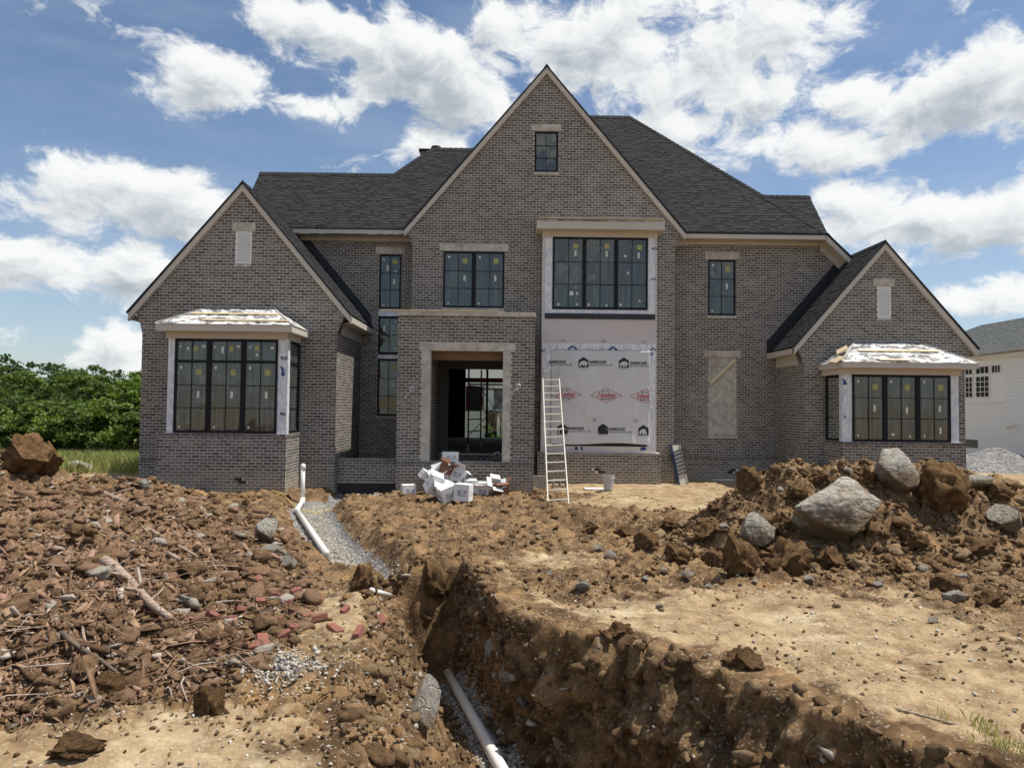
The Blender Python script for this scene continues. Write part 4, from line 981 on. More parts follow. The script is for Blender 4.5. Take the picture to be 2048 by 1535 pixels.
# left hip part of the main roof, lower ridge
Yl = 25.85; hipL = (-6.0, 22.70, zf(22.70)); rl = (-2.82, Yl, zf(Yl))
roof_plane(H, [(-6.05, 22.62, zf(22.62)), (-1.0, 22.62, zf(22.62)), (-1.0, Yl, zf(Yl)), rl], (1, 0, 0))
ridge_caps(H, hipL, rl, .17, (1, 0, 0), (-1, 0, -.9)); ridge_caps(H, rl, (-1.2, Yl, zf(Yl)), .15, (0, -1, -S), (0, 1, -S))
roof_plane(H, [(-6.05, 22.62, zf(22.62)), rl, (-2.82, 29, zf(Yl)), (-6.05, 32, zf(22.62))], (0, 1, 0))
# roof further left, gable end towards the left wing
Y2 = 24.9; zb2 = lambda Y: 7.69+S*(Y-22.80)
roof_plane(H, [(-8.62, 22.63, zb2(22.63)), (-3.2, 22.63, zb2(22.63)), (-3.2, Y2, zb2(Y2)), (-8.62, Y2, zb2(Y2))], (1, 0, 0))
roof_plane(H, [(-8.62, Y2, zb2(Y2)), (-3.2, Y2, zb2(Y2)), (-3.2, 27.2, zb2(22.6)), (-8.62, 27.2, zb2(22.6))], (1, 0, 0))
ridge_caps(H, (-8.62, Y2, zb2(Y2)), (-3.5, Y2, zb2(Y2)), .15, (0, -1, -S), (0, 1, -S))
m = MB(); m.prism([(-8.60, 22.75, 7.5), (-8.60, Y2, zb2(Y2)-.06), (-8.60, 27.0, 7.5)], (.05, 0, 0)); m.build('gable_end', M['trim'], H)
# rear right roof seen over the hip
zr = lambda Y: 10.16-S*(27.0-Y)
roof_plane(H, [(7.0, 24.4, zr(24.4)), (11.2, 24.4, zr(24.4)), (11.2, 27, 10.16), (7.0, 27, 10.16)], (1, 0, 0))
roof_plane(H, [(7.0, 27, 10.16), (11.2, 27, 10.16), (11.2, 29.6, zr(24.4)), (7.0, 29.6, zr(24.4))], (1, 0, 0))
ridge_caps(H, (7.0, 27, 10.16), (11.2, 27, 10.16), .15, (0, -1, -S), (0, 1, -S))
m = MB(); m.prism([(11.16, 24.5, 7.2), (11.16, 27, 10.08), (11.16, 29.5, 7.2)], (-.05, 0, 0)); m.build('gable_end', M['trim'], H)
# chimney
c0 = on_y(841, 303, 29.5); c1 = on_y(888, 303, 29.5)
brick_wall(H, plane('F', 29.5), 9.5, c0.z, lambda z: [(c0.x, c1.x)], name='chimney')
brick_wall(H, plane('R', c1.x), 9.5, c0.z, lambda z: [(29.51, 30.3)], name='chimney_side'); brick_wall(H, plane('L', c0.x), 9.5, c0.z, lambda z: [(29.51, 30.3)], name='chimney_side')
m = MB(); m.box(c0.x-.06, c1.x+.06, 29.43, 30.36, c0.z, c0.z+.10); m.build('chimney_cap', M['frame'], H)
m = MB(); q = on_y(872, 300, 29.9); m.tube([(q.x, 29.9, c0.z+.1), (q.x, 29.9, c0.z+.20), (q.x, 29.9, c0.z+.24), (q.x, 29.9, c0.z+.34)], [.17, .17, .22, .20], 14); m.build('chimney_pot', M['frame'], H)

# ---- centre gable -----------------------------------------------------------
PC = plane('F', 22.4)
Cc, Cs, Cp, Chw = 1.09, 1.188, 12.77, 4.33
GW, CW = (.735, 1.475, 9.45, 10.74), (-2.04, -.15, 5.2, 6.96)
DOOR = (-1.83, .25, .75, 3.32)
brick_wall(H, PC, -.2, 12.6, tri_span(Cc, Chw, Cp-.10, Cs, -3.0, 5.12, (7.02, 7.55, .20)), holes=[GW+(1,), CW+(1,), (1.1, 4.4, .9, 7.6, 0), DOOR+(1,)], rowlocks=(WT,), label='tall brick gable wall at the centre')
corbel(-3.0, -1, 7.02, 7.55, .18, 22.4); corbel(5.12, 1, 7.02, 7.55, .18, 22.4)
brick_wall(H, plane('L', -3.0), -.2, 7.5, lambda z: [(22.408, 23.15)], name='return_wall'); brick_wall(H, plane('R', 5.12), -.2, 7.5, lambda z: [(22.408, 23.15)], name='return_wall')
gable_block(Cc, Chw, Cp, Cs, 22.4, 27.4)
window(H, PC, *GW, 1, 3, 2, room=1.2, stickers=False); trim_box(H, 'lintel', PC, .637, 1.575, 10.745, 10.96, -.06, .018); trim_box(H, 'sill', PC, .72, 1.49, 9.37, 9.45, -.08, .035)
window(H, PC, *CW, 2, 3, 2, room=1.6, mull=.13); trim_box(H, 'lintel', PC, -2.165, -.03, 6.965, 7.185, -.06, .018); trim_box(H, 'sill', PC, -2.07, -.14, 5.07, 5.2, -.08, .05)

# ---- entrance portal ---------------------------------------------------------
PP = plane('F', 19.5)
brick_wall(H, PP, -.35, 4.58, lambda z: [(-2.95, .705)], holes=[(-2.31, .075, .70, 3.65, 0), (-2.39, .19, 3.65, 3.86, 0)], rowlocks=(WT,), name='portal_wall', label='projecting brick entrance portal')
brick_wall(H, plane('L', -2.95), -.35, 4.58, lambda z: [(19.508, 22.4)], name='portal_side_wall'); brick_wall(H, plane('R', .705), -.35, 4.58, lambda z: [(19.508, 22.4)], name='portal_side_wall')
brick_wall(H, plane('R', -2.10), .45, 3.65, lambda z: [(19.72, 22.4)], name='porch_wall'); brick_wall(H, plane('L', -.12), .45, 3.65, lambda z: [(19.72, 22.4)], name='porch_wall')
brick_wall(H, plane('F', 22.36), .45, .70, lambda z: [(-2.09, -.125)], name='porch_step')
m = MB(); m.box(-2.09, -.125, 22.25, 22.6, .702, .75); m.build('threshold', M['lumber'], H)
m = MB(); m.box(-2.94, .70, 19.7, 22.39, .40, .45); m.build('porch_floor', M['concrete'], H)
m = MB(); m.box(-2.94, .70, 19.52, 22.39, 4.56, 4.60); m.build('porch_roof', M['deck'], H)
m = MB(); m.box(-2.305, .07, 19.52, 19.85, .60, .698); m.build('portal_sill', M['concrete'], H)
m = MB(); m.box(-2.095, -.125, 19.72, 22.35, 3.655, 3.68); m.build('porch_ceiling', M['plywood'], H)
m = MB(); m.box(-2.095, -.125, 19.95, 20.35, 3.44, 3.654); m.build('porch_beam', M['plywood'], H)
trim_box(H, 'lintel', PP, -2.39, .19, 3.655, 3.862, -.22, .022, label='wide stone lintel over the entrance')
for a, b in ((-2.31, -2.07), (-.14, .075)):
    cuts = [.70, 1.36, 1.95, 2.53, 3.13, 3.652]
    for z0, z1 in zip(cuts[:-1], cuts[1:]): trim_box(H, 'jamb_stone', PP, a, b, z0+.005, z1-.005, -.22, .02)
    m = MB(); pbox(m, PP, a+.006, b-.006, .70, 3.652, -.2, .012); m.build('jamb_mortar', M['mortar'], H)
trim_box(H, 'belt_course', PP, -2.98, .73, 4.585, 4.70, -.6, .05)
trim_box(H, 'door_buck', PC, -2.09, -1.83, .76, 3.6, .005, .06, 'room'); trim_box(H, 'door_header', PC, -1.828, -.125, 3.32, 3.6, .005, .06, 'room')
# entrance hall
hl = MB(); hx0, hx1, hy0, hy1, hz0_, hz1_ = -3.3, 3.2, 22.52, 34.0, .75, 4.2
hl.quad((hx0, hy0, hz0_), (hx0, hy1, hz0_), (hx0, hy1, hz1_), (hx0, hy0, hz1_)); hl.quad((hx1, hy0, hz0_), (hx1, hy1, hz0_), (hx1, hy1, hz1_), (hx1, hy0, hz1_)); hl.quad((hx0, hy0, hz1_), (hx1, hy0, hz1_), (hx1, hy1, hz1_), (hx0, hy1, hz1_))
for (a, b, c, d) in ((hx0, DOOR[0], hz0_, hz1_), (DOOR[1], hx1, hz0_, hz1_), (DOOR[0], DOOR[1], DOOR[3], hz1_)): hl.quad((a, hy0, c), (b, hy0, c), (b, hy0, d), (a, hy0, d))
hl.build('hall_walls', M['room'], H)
m = MB(); m.box(hx0, hx1, hy0-.1, hy1, .60, .75); m.build('hall_floor', M['concrete'], H)
rw = MB(); ow = [(-1.98, -1.02), (-.92, .10), (.2, 1.2)]
xs = [hx0]+[q for o in ow for q in o]+[hx1]
for a, b in zip(xs[0::2], xs[1::2]): rw.box(a, b, 34.0, 34.12, .75, 4.2)
for (a, b) in ow: rw.box(a, b, 34.0, 34.12, 3.32, 3.52); rw.box(a, b, 34.0, 34.12, 4.0, 4.2)
rw.build('hall_back_wall', M['frame'], H)
for (a, b) in ow:
    m = MB(); m.quad((a, 34.06, .75), (b, 34.06, .75), (b, 34.06, 3.32), (a, 34.06, 3.32)); m.build('hall_window_pane', M['glass'], H)
# ---- low wall between left wing and portal -----------------------------------
brick_wall(H, plane('F', 20.2), .05, .70, lambda z: [(-4.67, -2.96)], rowlocks=(WT,), name='low_wall')
m = MB(); m.box(-4.67, -2.96, 20.21, 20.42, -.5, .695); m.build('low_wall_core', M['mortar'], H)
m = MB(); m.box(-4.66, -2.96, 20.19, 20.209, -.55, .035); m.build('foundation_coating', M['tar'], H)
m = MB(); m.box(-9.97, -4.69, 19.915, 20.2, -.6, -.02); m.build('footing', M['concrete'], H)

# ---- two-storey bay in house wrap ----------------------------------------------
PB = plane('F', 22.0)
CBW = (1.31, 4.20, 5.145, 7.34)
brick_wall(H, plane('F', 21.86), -.15, .835, lambda z: [(.91, 4.60)], name='bay_wall', missing=[(2.60, 2.83, ZREF-5*CH, ZREF-4*CH), (2.71, 2.93, ZREF-6*CH, ZREF-5*CH)])
for kk, xx in (('R', 4.60), ('L', .91)): brick_wall(H, plane(kk, xx), -.15, .835, lambda z: [(21.868, 22.4)], name='bay_side_wall')
m = MB(); m.box(.92, 4.59, 21.87, 22.4, .80, .832); m.build('bay_sill_bed', M['mortar'], H)
m = MB()
for (a, b, c, d) in ((1.0, 1.305, .835, 7.40), (4.205, 4.48, .835, 7.40), (1.305, 4.205, .835, 1.02), (1.305, 4.205, 1.12, 5.14)): m.box(a, b, 22.0, 22.39, c, d)
wrap = m.build('wall_wrap', M['wrap_pink'], H); wrap['label'] = 'pinkish house wrap on the two-storey bay'
m = MB(); m.box(1.305, 4.205, 22.12, 22.16, 1.02, 1.12); m.build('gap_shade_strip', M['sheet'], H)  # black strip gives the shade inside the opening as plain colour
window(H, PB, *CBW, 3, 3, 2, inset=.0, room=1.8, name='bay_window', mull=.12,
    plan=[[('logo', .76, .90), ('tall', .75, .79), ('big', .62, .20), ('tag', .83, .20), ('small', .82, .04), ('tag', .15, .04)], [('logo', .74, .90), ('tall', .73, .79), ('tag', .10, .04), ('small', .74, .03)], [('logo', .76, .89), ('tall', .74, .77), ('wide', .26, .76), ('tag', .36, .51), ('tag', .10, .04), ('small', .78, .10)]])
for (a, b, c, d) in ((1.10, 1.309, 5.02, 7.36), (4.201, 4.40, 5.02, 7.36), (1.309, 4.201, 5.03, 5.144)):
    trim_box(H, 'flashing_tape', PB, a, b, c, d, .002, .008, 'tape')
m = MB(); m.box(.99, 4.50, 21.965, 22.39, 7.345, 7.505); m.build('frieze_board', M['trim'], H)
m = MB(); m.box(.81, 4.63, 21.60, 22.39, 7.50, 7.735); m.build('cornice', M['trim'], H)
m = MB(); m.prism([(.80, 21.58, 7.74), (4.64, 21.58, 7.74), (4.2, 22.39, 7.93), (1.25, 22.39, 7.93)], (0, 0, .02)); m.build('bay_roof', M['under'], H)
for (a, b, y, z) in ((.85, 4.60, 21.63, 7.815), (.86, 4.3, 21.80, 7.845)):
    m = MB(); m.bar((a, y, z), (b, y, z), .13, .035); m.build('roof_batten', M['lumber'], H)
strip = MB(); strip.box(1.09, 4.43, 21.975, 21.998, 4.855, 5.02); stp = strip.build('black_flashing', M['sheet'], H)
for r in range(2):
    for c in range(19):
        a = 1.10+c*.1748; m = MB(); m.box(a, a+.165, 21.962, 21.9745, 4.865+r*.078, 4.933+r*.078); m.build('flashing_cell', M['sheet'], stp)
# loose printed sheet
sx0, sx1, sz0, sz1 = 1.30, 4.27, 1.10, 3.90
def wrinkle(u, z):
    a = .014*math.sin(2.1*u+.6*z)+.016*math.sin(1.2*z-1.3*u+1)+.007*math.sin(5.3*u+2.9*z)+.003*math.sin(17*u+5*z); e = min(1, (z-sz0)/.35)
    a += .016*math.exp(-((u-(sx1-.25)+(sz1-z)*.10)/.05)**2)+.012*math.exp(-((u-1.75-(3.0-z)*.62)/.05)**2)*(1 if 1.3 < z < 3.0 else 0)+.012*math.exp(-((u-3.35+(3.0-z)*.62-.25)/.05)**2)*(1 if 1.3 < z < 3.0 else 0)
    return a+.03*(1-e)
nu, nz = 90, 90; sv = []; sf = []
for j in range(nz+1):
    for i in range(nu+1):
        u = sx0+(sx1-sx0)*i/nu; z = sz0+(sz1-sz0)*j/nz; zz = z+.03*math.sin(u*2.4)*(1-j/nz)**6+.012*math.sin(u*9)*(j/nz)**20
        sv.append(tuple(pt(PB, u, zz, .040+wrinkle(u, z))))
for j in range(nz):
    for i in range(nu): q = j*(nu+1)+i; sf.append((q, q+1, q+nu+2, q+nu+1))
me = bpy.data.meshes.new('printed_wrap'); me.from_pydata(sv, [], sf); me.materials.append(M['wrap']); me.polygons.foreach_set('use_smooth', [True]*len(me.polygons))
sheet = link('printed_wrap', me, H); sheet['label'] = 'large grey-white printed building wrap sheet over the ground floor opening'
so = sheet.modifiers.new('t', 'SOLIDIFY'); so.thickness = .004; so.offset = 1
DSP = lambda u, z: wrinkle(u, z)+.040
for (a, b, c, d) in ((1.03, 1.36, 1.05, 4.0), (4.22, 4.44, 1.0, 4.05), (1.02, 4.44, 3.93, 4.12)):
    trim_box(H, 'flashing_tape', PB, a, b, c, d, .003, .010 if b < 4 or a > 2 else .012, 'tape')
def up_(px, py): v = on_y(px, py, 21.93); return v.x, v.z
T_BAR = text_geo('BARRICADE', 1.0, 0, .035); T_SUB = text_geo('BUILDING WRAP PLUS', 1.0, .12, .004); T_LP = text_geo('LP', 1.0, .12, .04)
T_HUS = text_geo('Huskey', 1.0, .45, .02); T_EST = text_geo('EST. 1948', 1.0, .1, .02); T_SUP = text_geo('BUILDING SUPPLY', 1.0, .1, .02)
HOUSE_P = ([(-.5, -.5), (.5, -.5), (.5, .18), (0, .52), (-.5, .18)], [(0, 1, 2, 3, 4)])
BEAR = ([(-.40, -.40), (-.26, -.40), (-.22, -.22), (-.10, -.22), (-.12, -.40), (.04, -.40), (.08, -.20), (.14, -.22), (.14, -.40), (.28, -.40), (.30, -.16), (.40, -.20), (.42, -.08), (.34, .04), (.22, .14), (.02, .18), (-.16, .14), (-.30, .04), (-.40, -.10)], [tuple(range(19))])
def icon(px, py, s, m='blackprint', P=PB, disp=DSP):
    u, z = up_(px, py)
    flat(sheet, 'house_emblem', P, HOUSE_P[0], HOUSE_P[1], u, z, .010, M[m], s, s, disp, umax=sx1)
    bm_v = BEAR; flat(sheet, 'bear_emblem', P, bm_v[0], bm_v[1], u, z-.01, .013, M['wrap'], s, s*.95, disp, umax=sx1)
    flat(sheet, 'emblem_rule', P, SQ[0], SQ[1], u, z-s*.62, .011, M['greyprint'], s, s*.03, disp, umax=sx1)
def brand(px, py, lm=None):
    u, z = up_(px, py)
    flat(sheet, 'print_lettering', PB, T_BAR[0], T_BAR[1], u, z, .011, M['blackprint'], .092, .118, DSP, umax=sx1)
    flat(sheet, 'print_lettering', PB, T_SUB[0], T_SUB[1], u+.03, z-.088, .011, M['blackprint'], .058, .066, DSP, umax=sx1); flat(sheet, 'print_lettering', PB, T_LP[0], T_LP[1], u+.395, z-.085, .011, M['blackprint'], .07, .07, DSP, umax=sx1)
def diamond(px, py):
    u, z = up_(px, py); a, b, w = .485, .218, .93
    v = [(-a, 0), (0, -b), (a, 0), (0, b)]; v += [(x*w, y*w) for x, y in v]
    n = 8; vs = []; fs = []
    for s in range(4):
        p0, p1, q0, q1 = v[s], v[(s+1) % 4], v[4+s], v[4+(s+1) % 4]
        for i in range(n):
            t0, t1 = i/n, (i+1)/n; k = len(vs); L = lambda p, q, t: (p[0]+(q[0]-p[0])*t, p[1]+(q[1]-p[1])*t)
            vs += [L(p0, p1, t0), L(p0, p1, t1), L(q0, q1, t1), L(q0, q1, t0)]; fs.append((k, k+1, k+2, k+3))
    flat(sheet, 'diamond_emblem', PB, vs, fs, u, z, .011, M['redprint'], 1, 1, DSP, umax=sx1)
    flat(sheet, 'emblem_lettering', PB, T_HUS[0], T_HUS[1], u, z+.01, .011, M['redprint'], .185, .185, DSP, umax=sx1)
    flat(sheet, 'emblem_rule', PB, SQ[0], SQ[1], u+.0, z-.065, .011, M['redprint'], .56, .012, DSP, umax=sx1)
    flat(sheet, 'emblem_lettering', PB, T_EST[0], T_EST[1], u-.02, z+.118, .011, M['blackprint'], .052, .056, DSP, umax=sx1); flat(sheet, 'emblem_lettering', PB, T_SUP[0], T_SUP[1], u-.01, z-.118, .011, M['blackprint'], .040, .055, DSP, umax=sx1)
for (ix, iy) in ((1167, 724), (1248, 725), (1125, 857), (1206, 857.5), (1287.5, 860)): icon(ix, iy, .31)
for (ix, iy) in ((1115, 723.5), (1196, 724), (1278, 726), (1152, 856.5), (1234, 858)): brand(ix, iy)
for (ix, iy) in ((1131, 788.5), (1212.4, 790), (1292, 792)): diamond(ix, iy)
for (ix, iy) in ((1189, 838), (1271, 840)):
    u, z = up_(ix, iy)
    for kk, ww in ((.03, .18), (0, .10), (-.03, .10), (-.055, .16)): flat(sheet, 'small_print', PB, SQ[0], SQ[1], u, z+kk, .011, M['greyprint'], ww, .012, DSP)
for (ix, iy, s) in ((1145, 696, .28), (1226, 698, .28), (1306, 699, .2)):     # blue roofs of the emblems on the strip above
    v = on_y(ix, iy, 21.98); flat(sheet, 'blue_emblem', PB, [(-.5, -.12), (-.38, -.16), (0, .12), (.38, -.16), (.5, -.12), (.5, 0), (0, .34), (-.5, 0)], [(0, 1, 2, 7), (2, 3, 4, 5, 6, 7)], v.x, v.z, .016, M['blueprint'], s, s)
for (ix, iy) in ((1126, 681), (1207, 682), (1289, 684)):
    v = on_y(ix, iy, 21.98)
    for kk in (.03, 0, -.03): flat(wrap, 'small_print', PB, SQ[0], SQ[1], v.x, v.z+kk, .004, M['greyprint'], .14, .014)
for (s, ix, iy, sz, mm, rt) in (('BCA', 1310, 497, .10, 'blueprint', 0), ('IDE', 1307, 558, .10, 'blueprint', 0), ('Y U', 1090, 508, .08, 'greyprint', 0), ('RIC', 1087, 701, .10, 'blueprint', 0), ('DE', 1302, 708, .11, 'blueprint', 0)):
    g = text_geo(s, 1.0, 0, .03); v = on_y(ix, iy, 21.98); flat(wrap, 'print_lettering', PB, g[0], g[1], v.x, v.z, .014, M[mm], sz, sz, rot=rt)
for (ix, iy, w_, h_) in ((1153, 896, .10, .11), (1164, 896, .07, .12), (1287, 897, .20, .10)):
    v = on_y(ix, iy, 21.98); flat(wrap, 'blue_emblem', PB, [(-.5, -.5), (.3, -.5), (.5, .1), (.1, .5), (-.4, .4)], [(0, 1, 2, 3, 4)], v.x, v.z, .004, M['blueprint'], w_, h_)
for (s, px_, py_, Y, sz) in (('PLUS', 568, 716, 18.68, .11), ('PRO', 566, 828, 18.68, .11), ('D', 1690, 834, 19.84, .13)):
    g = text_geo(s, 1.0, 0, .03); v = on_y(px_, py_, Y); flat(H, 'post_lettering', plane('F', Y), g[0], g[1], v.x, v.z, .004, M['blackprint'], sz*.7, sz).matrix_parent_inverse = Matrix.Translation((0, -23, 0))
for (px_, py_, Y, a, b) in ((565, 741, 18.68, .13, .25), (1689, 763, 19.84, .15, .16)):
    v = on_y(px_, py_, Y); flat(H, 'blue_emblem', plane('F', Y), [(-.5, .5), (.1, .35), (.5, -.5), (-.3, -.5), (-.1, 0)], [(0, 1, 2, 3, 4)], v.x, v.z, .004, M['blueprint'], a, b).matrix_parent_inverse = Matrix.Translation((0, -23, 0))
# cable tails beside the entrance
for (px_, py_) in ((824, 778), (1037, 772)):
    v = on_y(px_, py_, 19.47); pts_ = []
    for i in range(40):
        a = i*.5; r = .055*(1-i/60); pts_.append((v.x+r*math.cos(a)-.0022*i*(i > 18)*((i-18)*.12), 19.465-.001*i, v.z+r*math.sin(a)*1.2-(.012*(i-18) if i > 18 else 0)))
    m = MB(); m.tube(pts_, .008, 5); m.build('cable_tail', M['wire'], H, smooth=True)
# ================================================================== things on the ground
bvh_z = lambda x, y: hz(x, y)
def hit(px, py, tmax=60.0):
    """where the sight line through a photo pixel meets the ground"""
    d = ray(px, py); t = np.arange(2.0, tmax, .02); x = d.x*t; y = d.y*t; z = EYE+d.z*t
    g = np.nonzero(z < height(x, y))[0]
    if len(g) == 0: return None
    i = g[0]; return Vector((x[i], y[i], height(np.array([x[i]]), np.array([y[i]]))[0]))
def ico(sub):
    bm = bmesh.new(); bmesh.ops.create_icosphere(bm, subdivisions=sub, radius=1.0); v = np.array([q.co[:] for q in bm.verts]); f = np.array([[w.index for w in p.verts] for p in bm.faces]); bm.free(); return v, f
ICO = {k: ico(k) for k in (1, 2, 4, 5)}
def vnoise3(p, s, seed):
    return (perlin(p[:, 0]*s+seed, p[:, 1]*s+seed*1.7)+perlin(p[:, 1]*s-seed, p[:, 2]*s+seed*.6)+perlin(p[:, 2]*s+seed*2.3, p[:, 0]*s-seed))/2
def rock_mesh(seed, material, planes=14, rough=.05, sub=4, lump=.0, cut=(.52, .86)):
    r = np.random.default_rng(seed); v, f = ICO[sub]; p = v.copy()
    for _ in range(planes):
        n = r.normal(size=3); n /= np.linalg.norm(n); d = r.uniform(*cut); e = np.maximum(0, p@n-d); p -= e[:, None]*n
    if lump: p *= (1+lump*(np.abs(vnoise3(v, 1.6, seed))*1.6-.4)+lump*.5*vnoise3(v, 3.7, seed+3)+lump*.3*(np.abs(vnoise3(v, 8, seed+5))*1.5-.3))[:, None]
    p *= (1+rough*vnoise3(v, 2.3, seed+1)+rough*.45*vnoise3(v, 6.5, seed+2)+rough*.25*vnoise3(v, 15, seed+7))[:, None]
    p -= (p.max(0)+p.min(0))/2; p /= np.abs(p).max(0)
    return np_mesh('rock', p, f, material)
ROCKS = [rock_mesh(21+i, M['rock'], 11, .035, 5, 0, (.34, .70)) for i in range(7)]
CLAYS = [rock_mesh(51+i, M['clay'], 9, .10, 4, .42, (.45, .8)) for i in range(6)]
def hull_rock(pts, seed, material):
    bm = bmesh.new()
    for q in pts: bm.verts.new(q)
    bmesh.ops.convex_hull(bm, input=bm.verts[:]); bmesh.ops.triangulate(bm, faces=bm.faces[:])
    bmesh.ops.bevel(bm, geom=bm.edges[:], offset=.035, segments=1, affect='EDGES')
    for _ in range(4): bmesh.ops.subdivide_edges(bm, edges=[e for e in bm.edges if e.calc_length() > .05], cuts=1, use_grid_fill=True); bmesh.ops.triangulate(bm, faces=bm.faces[:])
    p = np.array([q.co[:] for q in bm.verts]); d = p/np.linalg.norm(p, axis=1)[:, None]
    p = p+d*(.050*vnoise3(p, 1.7, seed)+.030*(np.abs(vnoise3(p, 3.3, seed+4))-.3)+.016*vnoise3(p, 8, seed+8)+.008*vnoise3(p, 19, seed+9))[:, None]
    f = np.array([[w.index for w in q.verts] for q in bm.faces]); bm.free(); p -= (p.max(0)+p.min(0))/2; p /= np.abs(p).max(0); return np_mesh('rock', p, f, material)
def slab(front, back=.78, dy=.6, bulge=((0, -.95, 0),)):
    return [(x, -dy, z) for x, z in front]+[(x*back+.05, dy, z*back-.1) for x, z in front]+list(bulge)
SPECIAL = {'wedge': hull_rock(slab([(-1, -.05), (-.55, .28), (-.2, .62), (.25, 1), (.5, .85), (1, .12), (.75, -.35), (.2, -1), (-.15, -.9), (-.65, -.55)], bulge=((.15, -.9, .15), (-.3, -.8, 0))), 3, M['rock']),
           'tall': hull_rock(slab([(-.55, .95), (.3, 1), (.75, .5), (1, -.4), (.8, -.9), (.1, -1), (-.5, -.5), (-1, .2)], bulge=((.2, -.9, .1),)), 7, M['rock']),
           'squat': hull_rock(slab([(-1, .1), (-.6, .9), (-.1, 1), (.5, .5), (1, .05), (.8, -.6), (.1, -1), (-.6, -.85)], bulge=((-.1, -.9, .2),)), 12, M['rock'])}
def seat(o, sx, sy, sz, x, y, embed=.25):
    """rest the rock on the lowest ground under it, sunk a little"""
    zs = [hz(x+a*sx*.6, y+b*sy*.6) for a in (-1, 0, 1) for b in (-1, 0, 1)]
    z = sorted(zs)[3]; o.location = (x, y, z+sz*(1-2*embed))
def boulder(px, py, wpx, hpx, label, clay=False, i=0, cat=None, tilt=0.0, rz=None, embed=.2, depth=.8, group=None, shape=None):
    h = hit(px, py)
    if h is None: return None
    s = h.y/FPX; sx, sz = wpx*s/2, hpx*s/2/(1-embed); sy = sx*depth
    o = link('clay_clod' if clay else ('boulder' if wpx > 45 else 'stone'), SPECIAL[shape] if shape else (CLAYS if clay else ROCKS)[i % (6 if clay else 7)])
    o.scale = (sx, sy, sz); o.rotation_euler = ((-.42 if not clay else 0)+random.uniform(-.1, .1), tilt, rz if rz is not None else random.uniform(-.25, .25))
    seat(o, sx, sy, sz, h.x, h.y+sy*.75, embed)
    tag(o, label, cat or ('clod' if clay else 'rock'), group); return o
def bank_rock(px, py, wpx, hpx, label, i=0, embed=0, depth=0):
    B = BANK.reshape(-1, 3); v = np.array([tuple(CAMR.transposed() @ Vector((b[0], b[1], b[2]-EYE))) for b in B[::7]]); sxp = IW/2+FPX*v[:, 0]/-v[:, 2]; syp = IH/2-FPX*v[:, 1]/-v[:, 2]
    k = np.argmin((sxp-px)**2+(syp-py)**2); b = B[::7][k]; s = b[1]/FPX
    o = link('boulder', ROCKS[i % 7]); o.scale = (wpx*s/2, wpx*s*.35, hpx*s/2); o.rotation_euler = (.1, .15, -.8); o.location = tuple(b); return tag(o, label, 'rock')
boulder(1683, 1112, 182, 116, 'largest limestone boulder, a broad grey block set in the front of the right dirt mound', shape='wedge', rz=.05, embed=.06, depth=.7)
boulder(1520, 1108, 66, 66, 'squat grey limestone boulder at the left foot of the right dirt mound', shape='squat', embed=.06, rz=.1)
boulder(1800, 1010, 80, 84, 'upright pale boulder near the crest of the right mound, in front of the right bay', shape='tall', embed=.06, rz=.1)
#boulder(1783, 1066, 46, 34, 'small grey rock touching the right side of the largest boulder', i=3)
boulder(1968, 992, 66, 26, 'flat pale slab on the mound crest near the right edge of the picture', i=4)
boulder(2022, 1078, 66, 50, 'grey rock half cut off by the right edge, low on the right mound', i=5)
boulder(1915, 1206, 44, 26, 'pale stone lying on the flat dirt below the right mound', i=6)
#boulder(1757, 1142, 34, 24, 'small pale stone directly below the largest boulder', i=1)
#boulder(1990, 1165, 70, 36, 'wide pale rock in the rubble at the right edge, below the half cut off rock', i=2)
boulder(1378, 1162, 30, 20, 'white stone on the bare dirt in front of the clod bank, right of centre', i=3)
boulder(1222, 1116, 28, 20, 'white stone below the ladder at the near edge of the clod bank', i=4)
boulder(1196, 1102, 20, 14, 'little white stone just left of another white stone below the ladder', i=5)
boulder(1166, 1186, 32, 20, 'white stone lying close to the trench lip right of centre', i=6)
boulder(524, 1088, 50, 52, 'blocky pale limestone rock on the left mound beside the upper drain pipe', i=2, embed=.1)
boulder(540, 1108, 60, 22, 'flat pale slab just in front of the blocky rock on the left mound', i=4)
boulder(573, 1138, 36, 28, 'pale stone at the foot of the left mound above the scattered red bricks', i=5)
boulder(150, 944, 60, 22, 'flat grey slab on top of the left mound by the grass', i=4)
boulder(278, 976, 34, 22, 'white stone at the left corner of the house', i=6)
boulder(840, 1462, 74, 92, 'large flat-faced rock sticking out of the left trench bank', i=0, embed=.3, depth=.5)
bank_rock(985, 1300, 54, 60, 'grey rock in the shaded trench wall near its far end', i=1, embed=.35, depth=.5)
bank_rock(1022, 1352, 42, 58, 'rounded grey rock low in the shaded trench wall above the pipe', i=3, embed=.35, depth=.5)
bank_rock(1045, 1420, 40, 70, 'tall grey rock at the foot of the shaded trench wall', i=5, embed=.35, depth=.5)
boulder(1506, 992, 62, 48, 'dark clay clod overhanging the left end of the right mound', True, 0)
boulder(1490, 1148, 84, 88, 'tall brown clay clod left of the squat limestone boulder', True, 1)
boulder(1585, 1150, 96, 76, 'broad brown clay clod in front of the squat limestone boulder', True, 2)
boulder(1668, 1142, 60, 50, 'ochre clay clod directly in front of the largest boulder', True, 3)
boulder(1566, 1072, 50, 40, 'brown clay clod between the squat boulder and the largest boulder', True, 4)
boulder(1895, 1066, 130, 100, 'wide cracked ochre clay slab right of the largest boulder', True, 5)
boulder(1905, 1188, 80, 36, 'low ochre clod at the foot of the right mound', True, 0)
boulder(868, 1330, 64, 70, 'rust-brown clay clod hanging at the trench end beside the pipe', True, 1, embed=.3)
boulder(720, 1182, 52, 54, 'dark clod at the lower end of the gravel channel', True, 2)
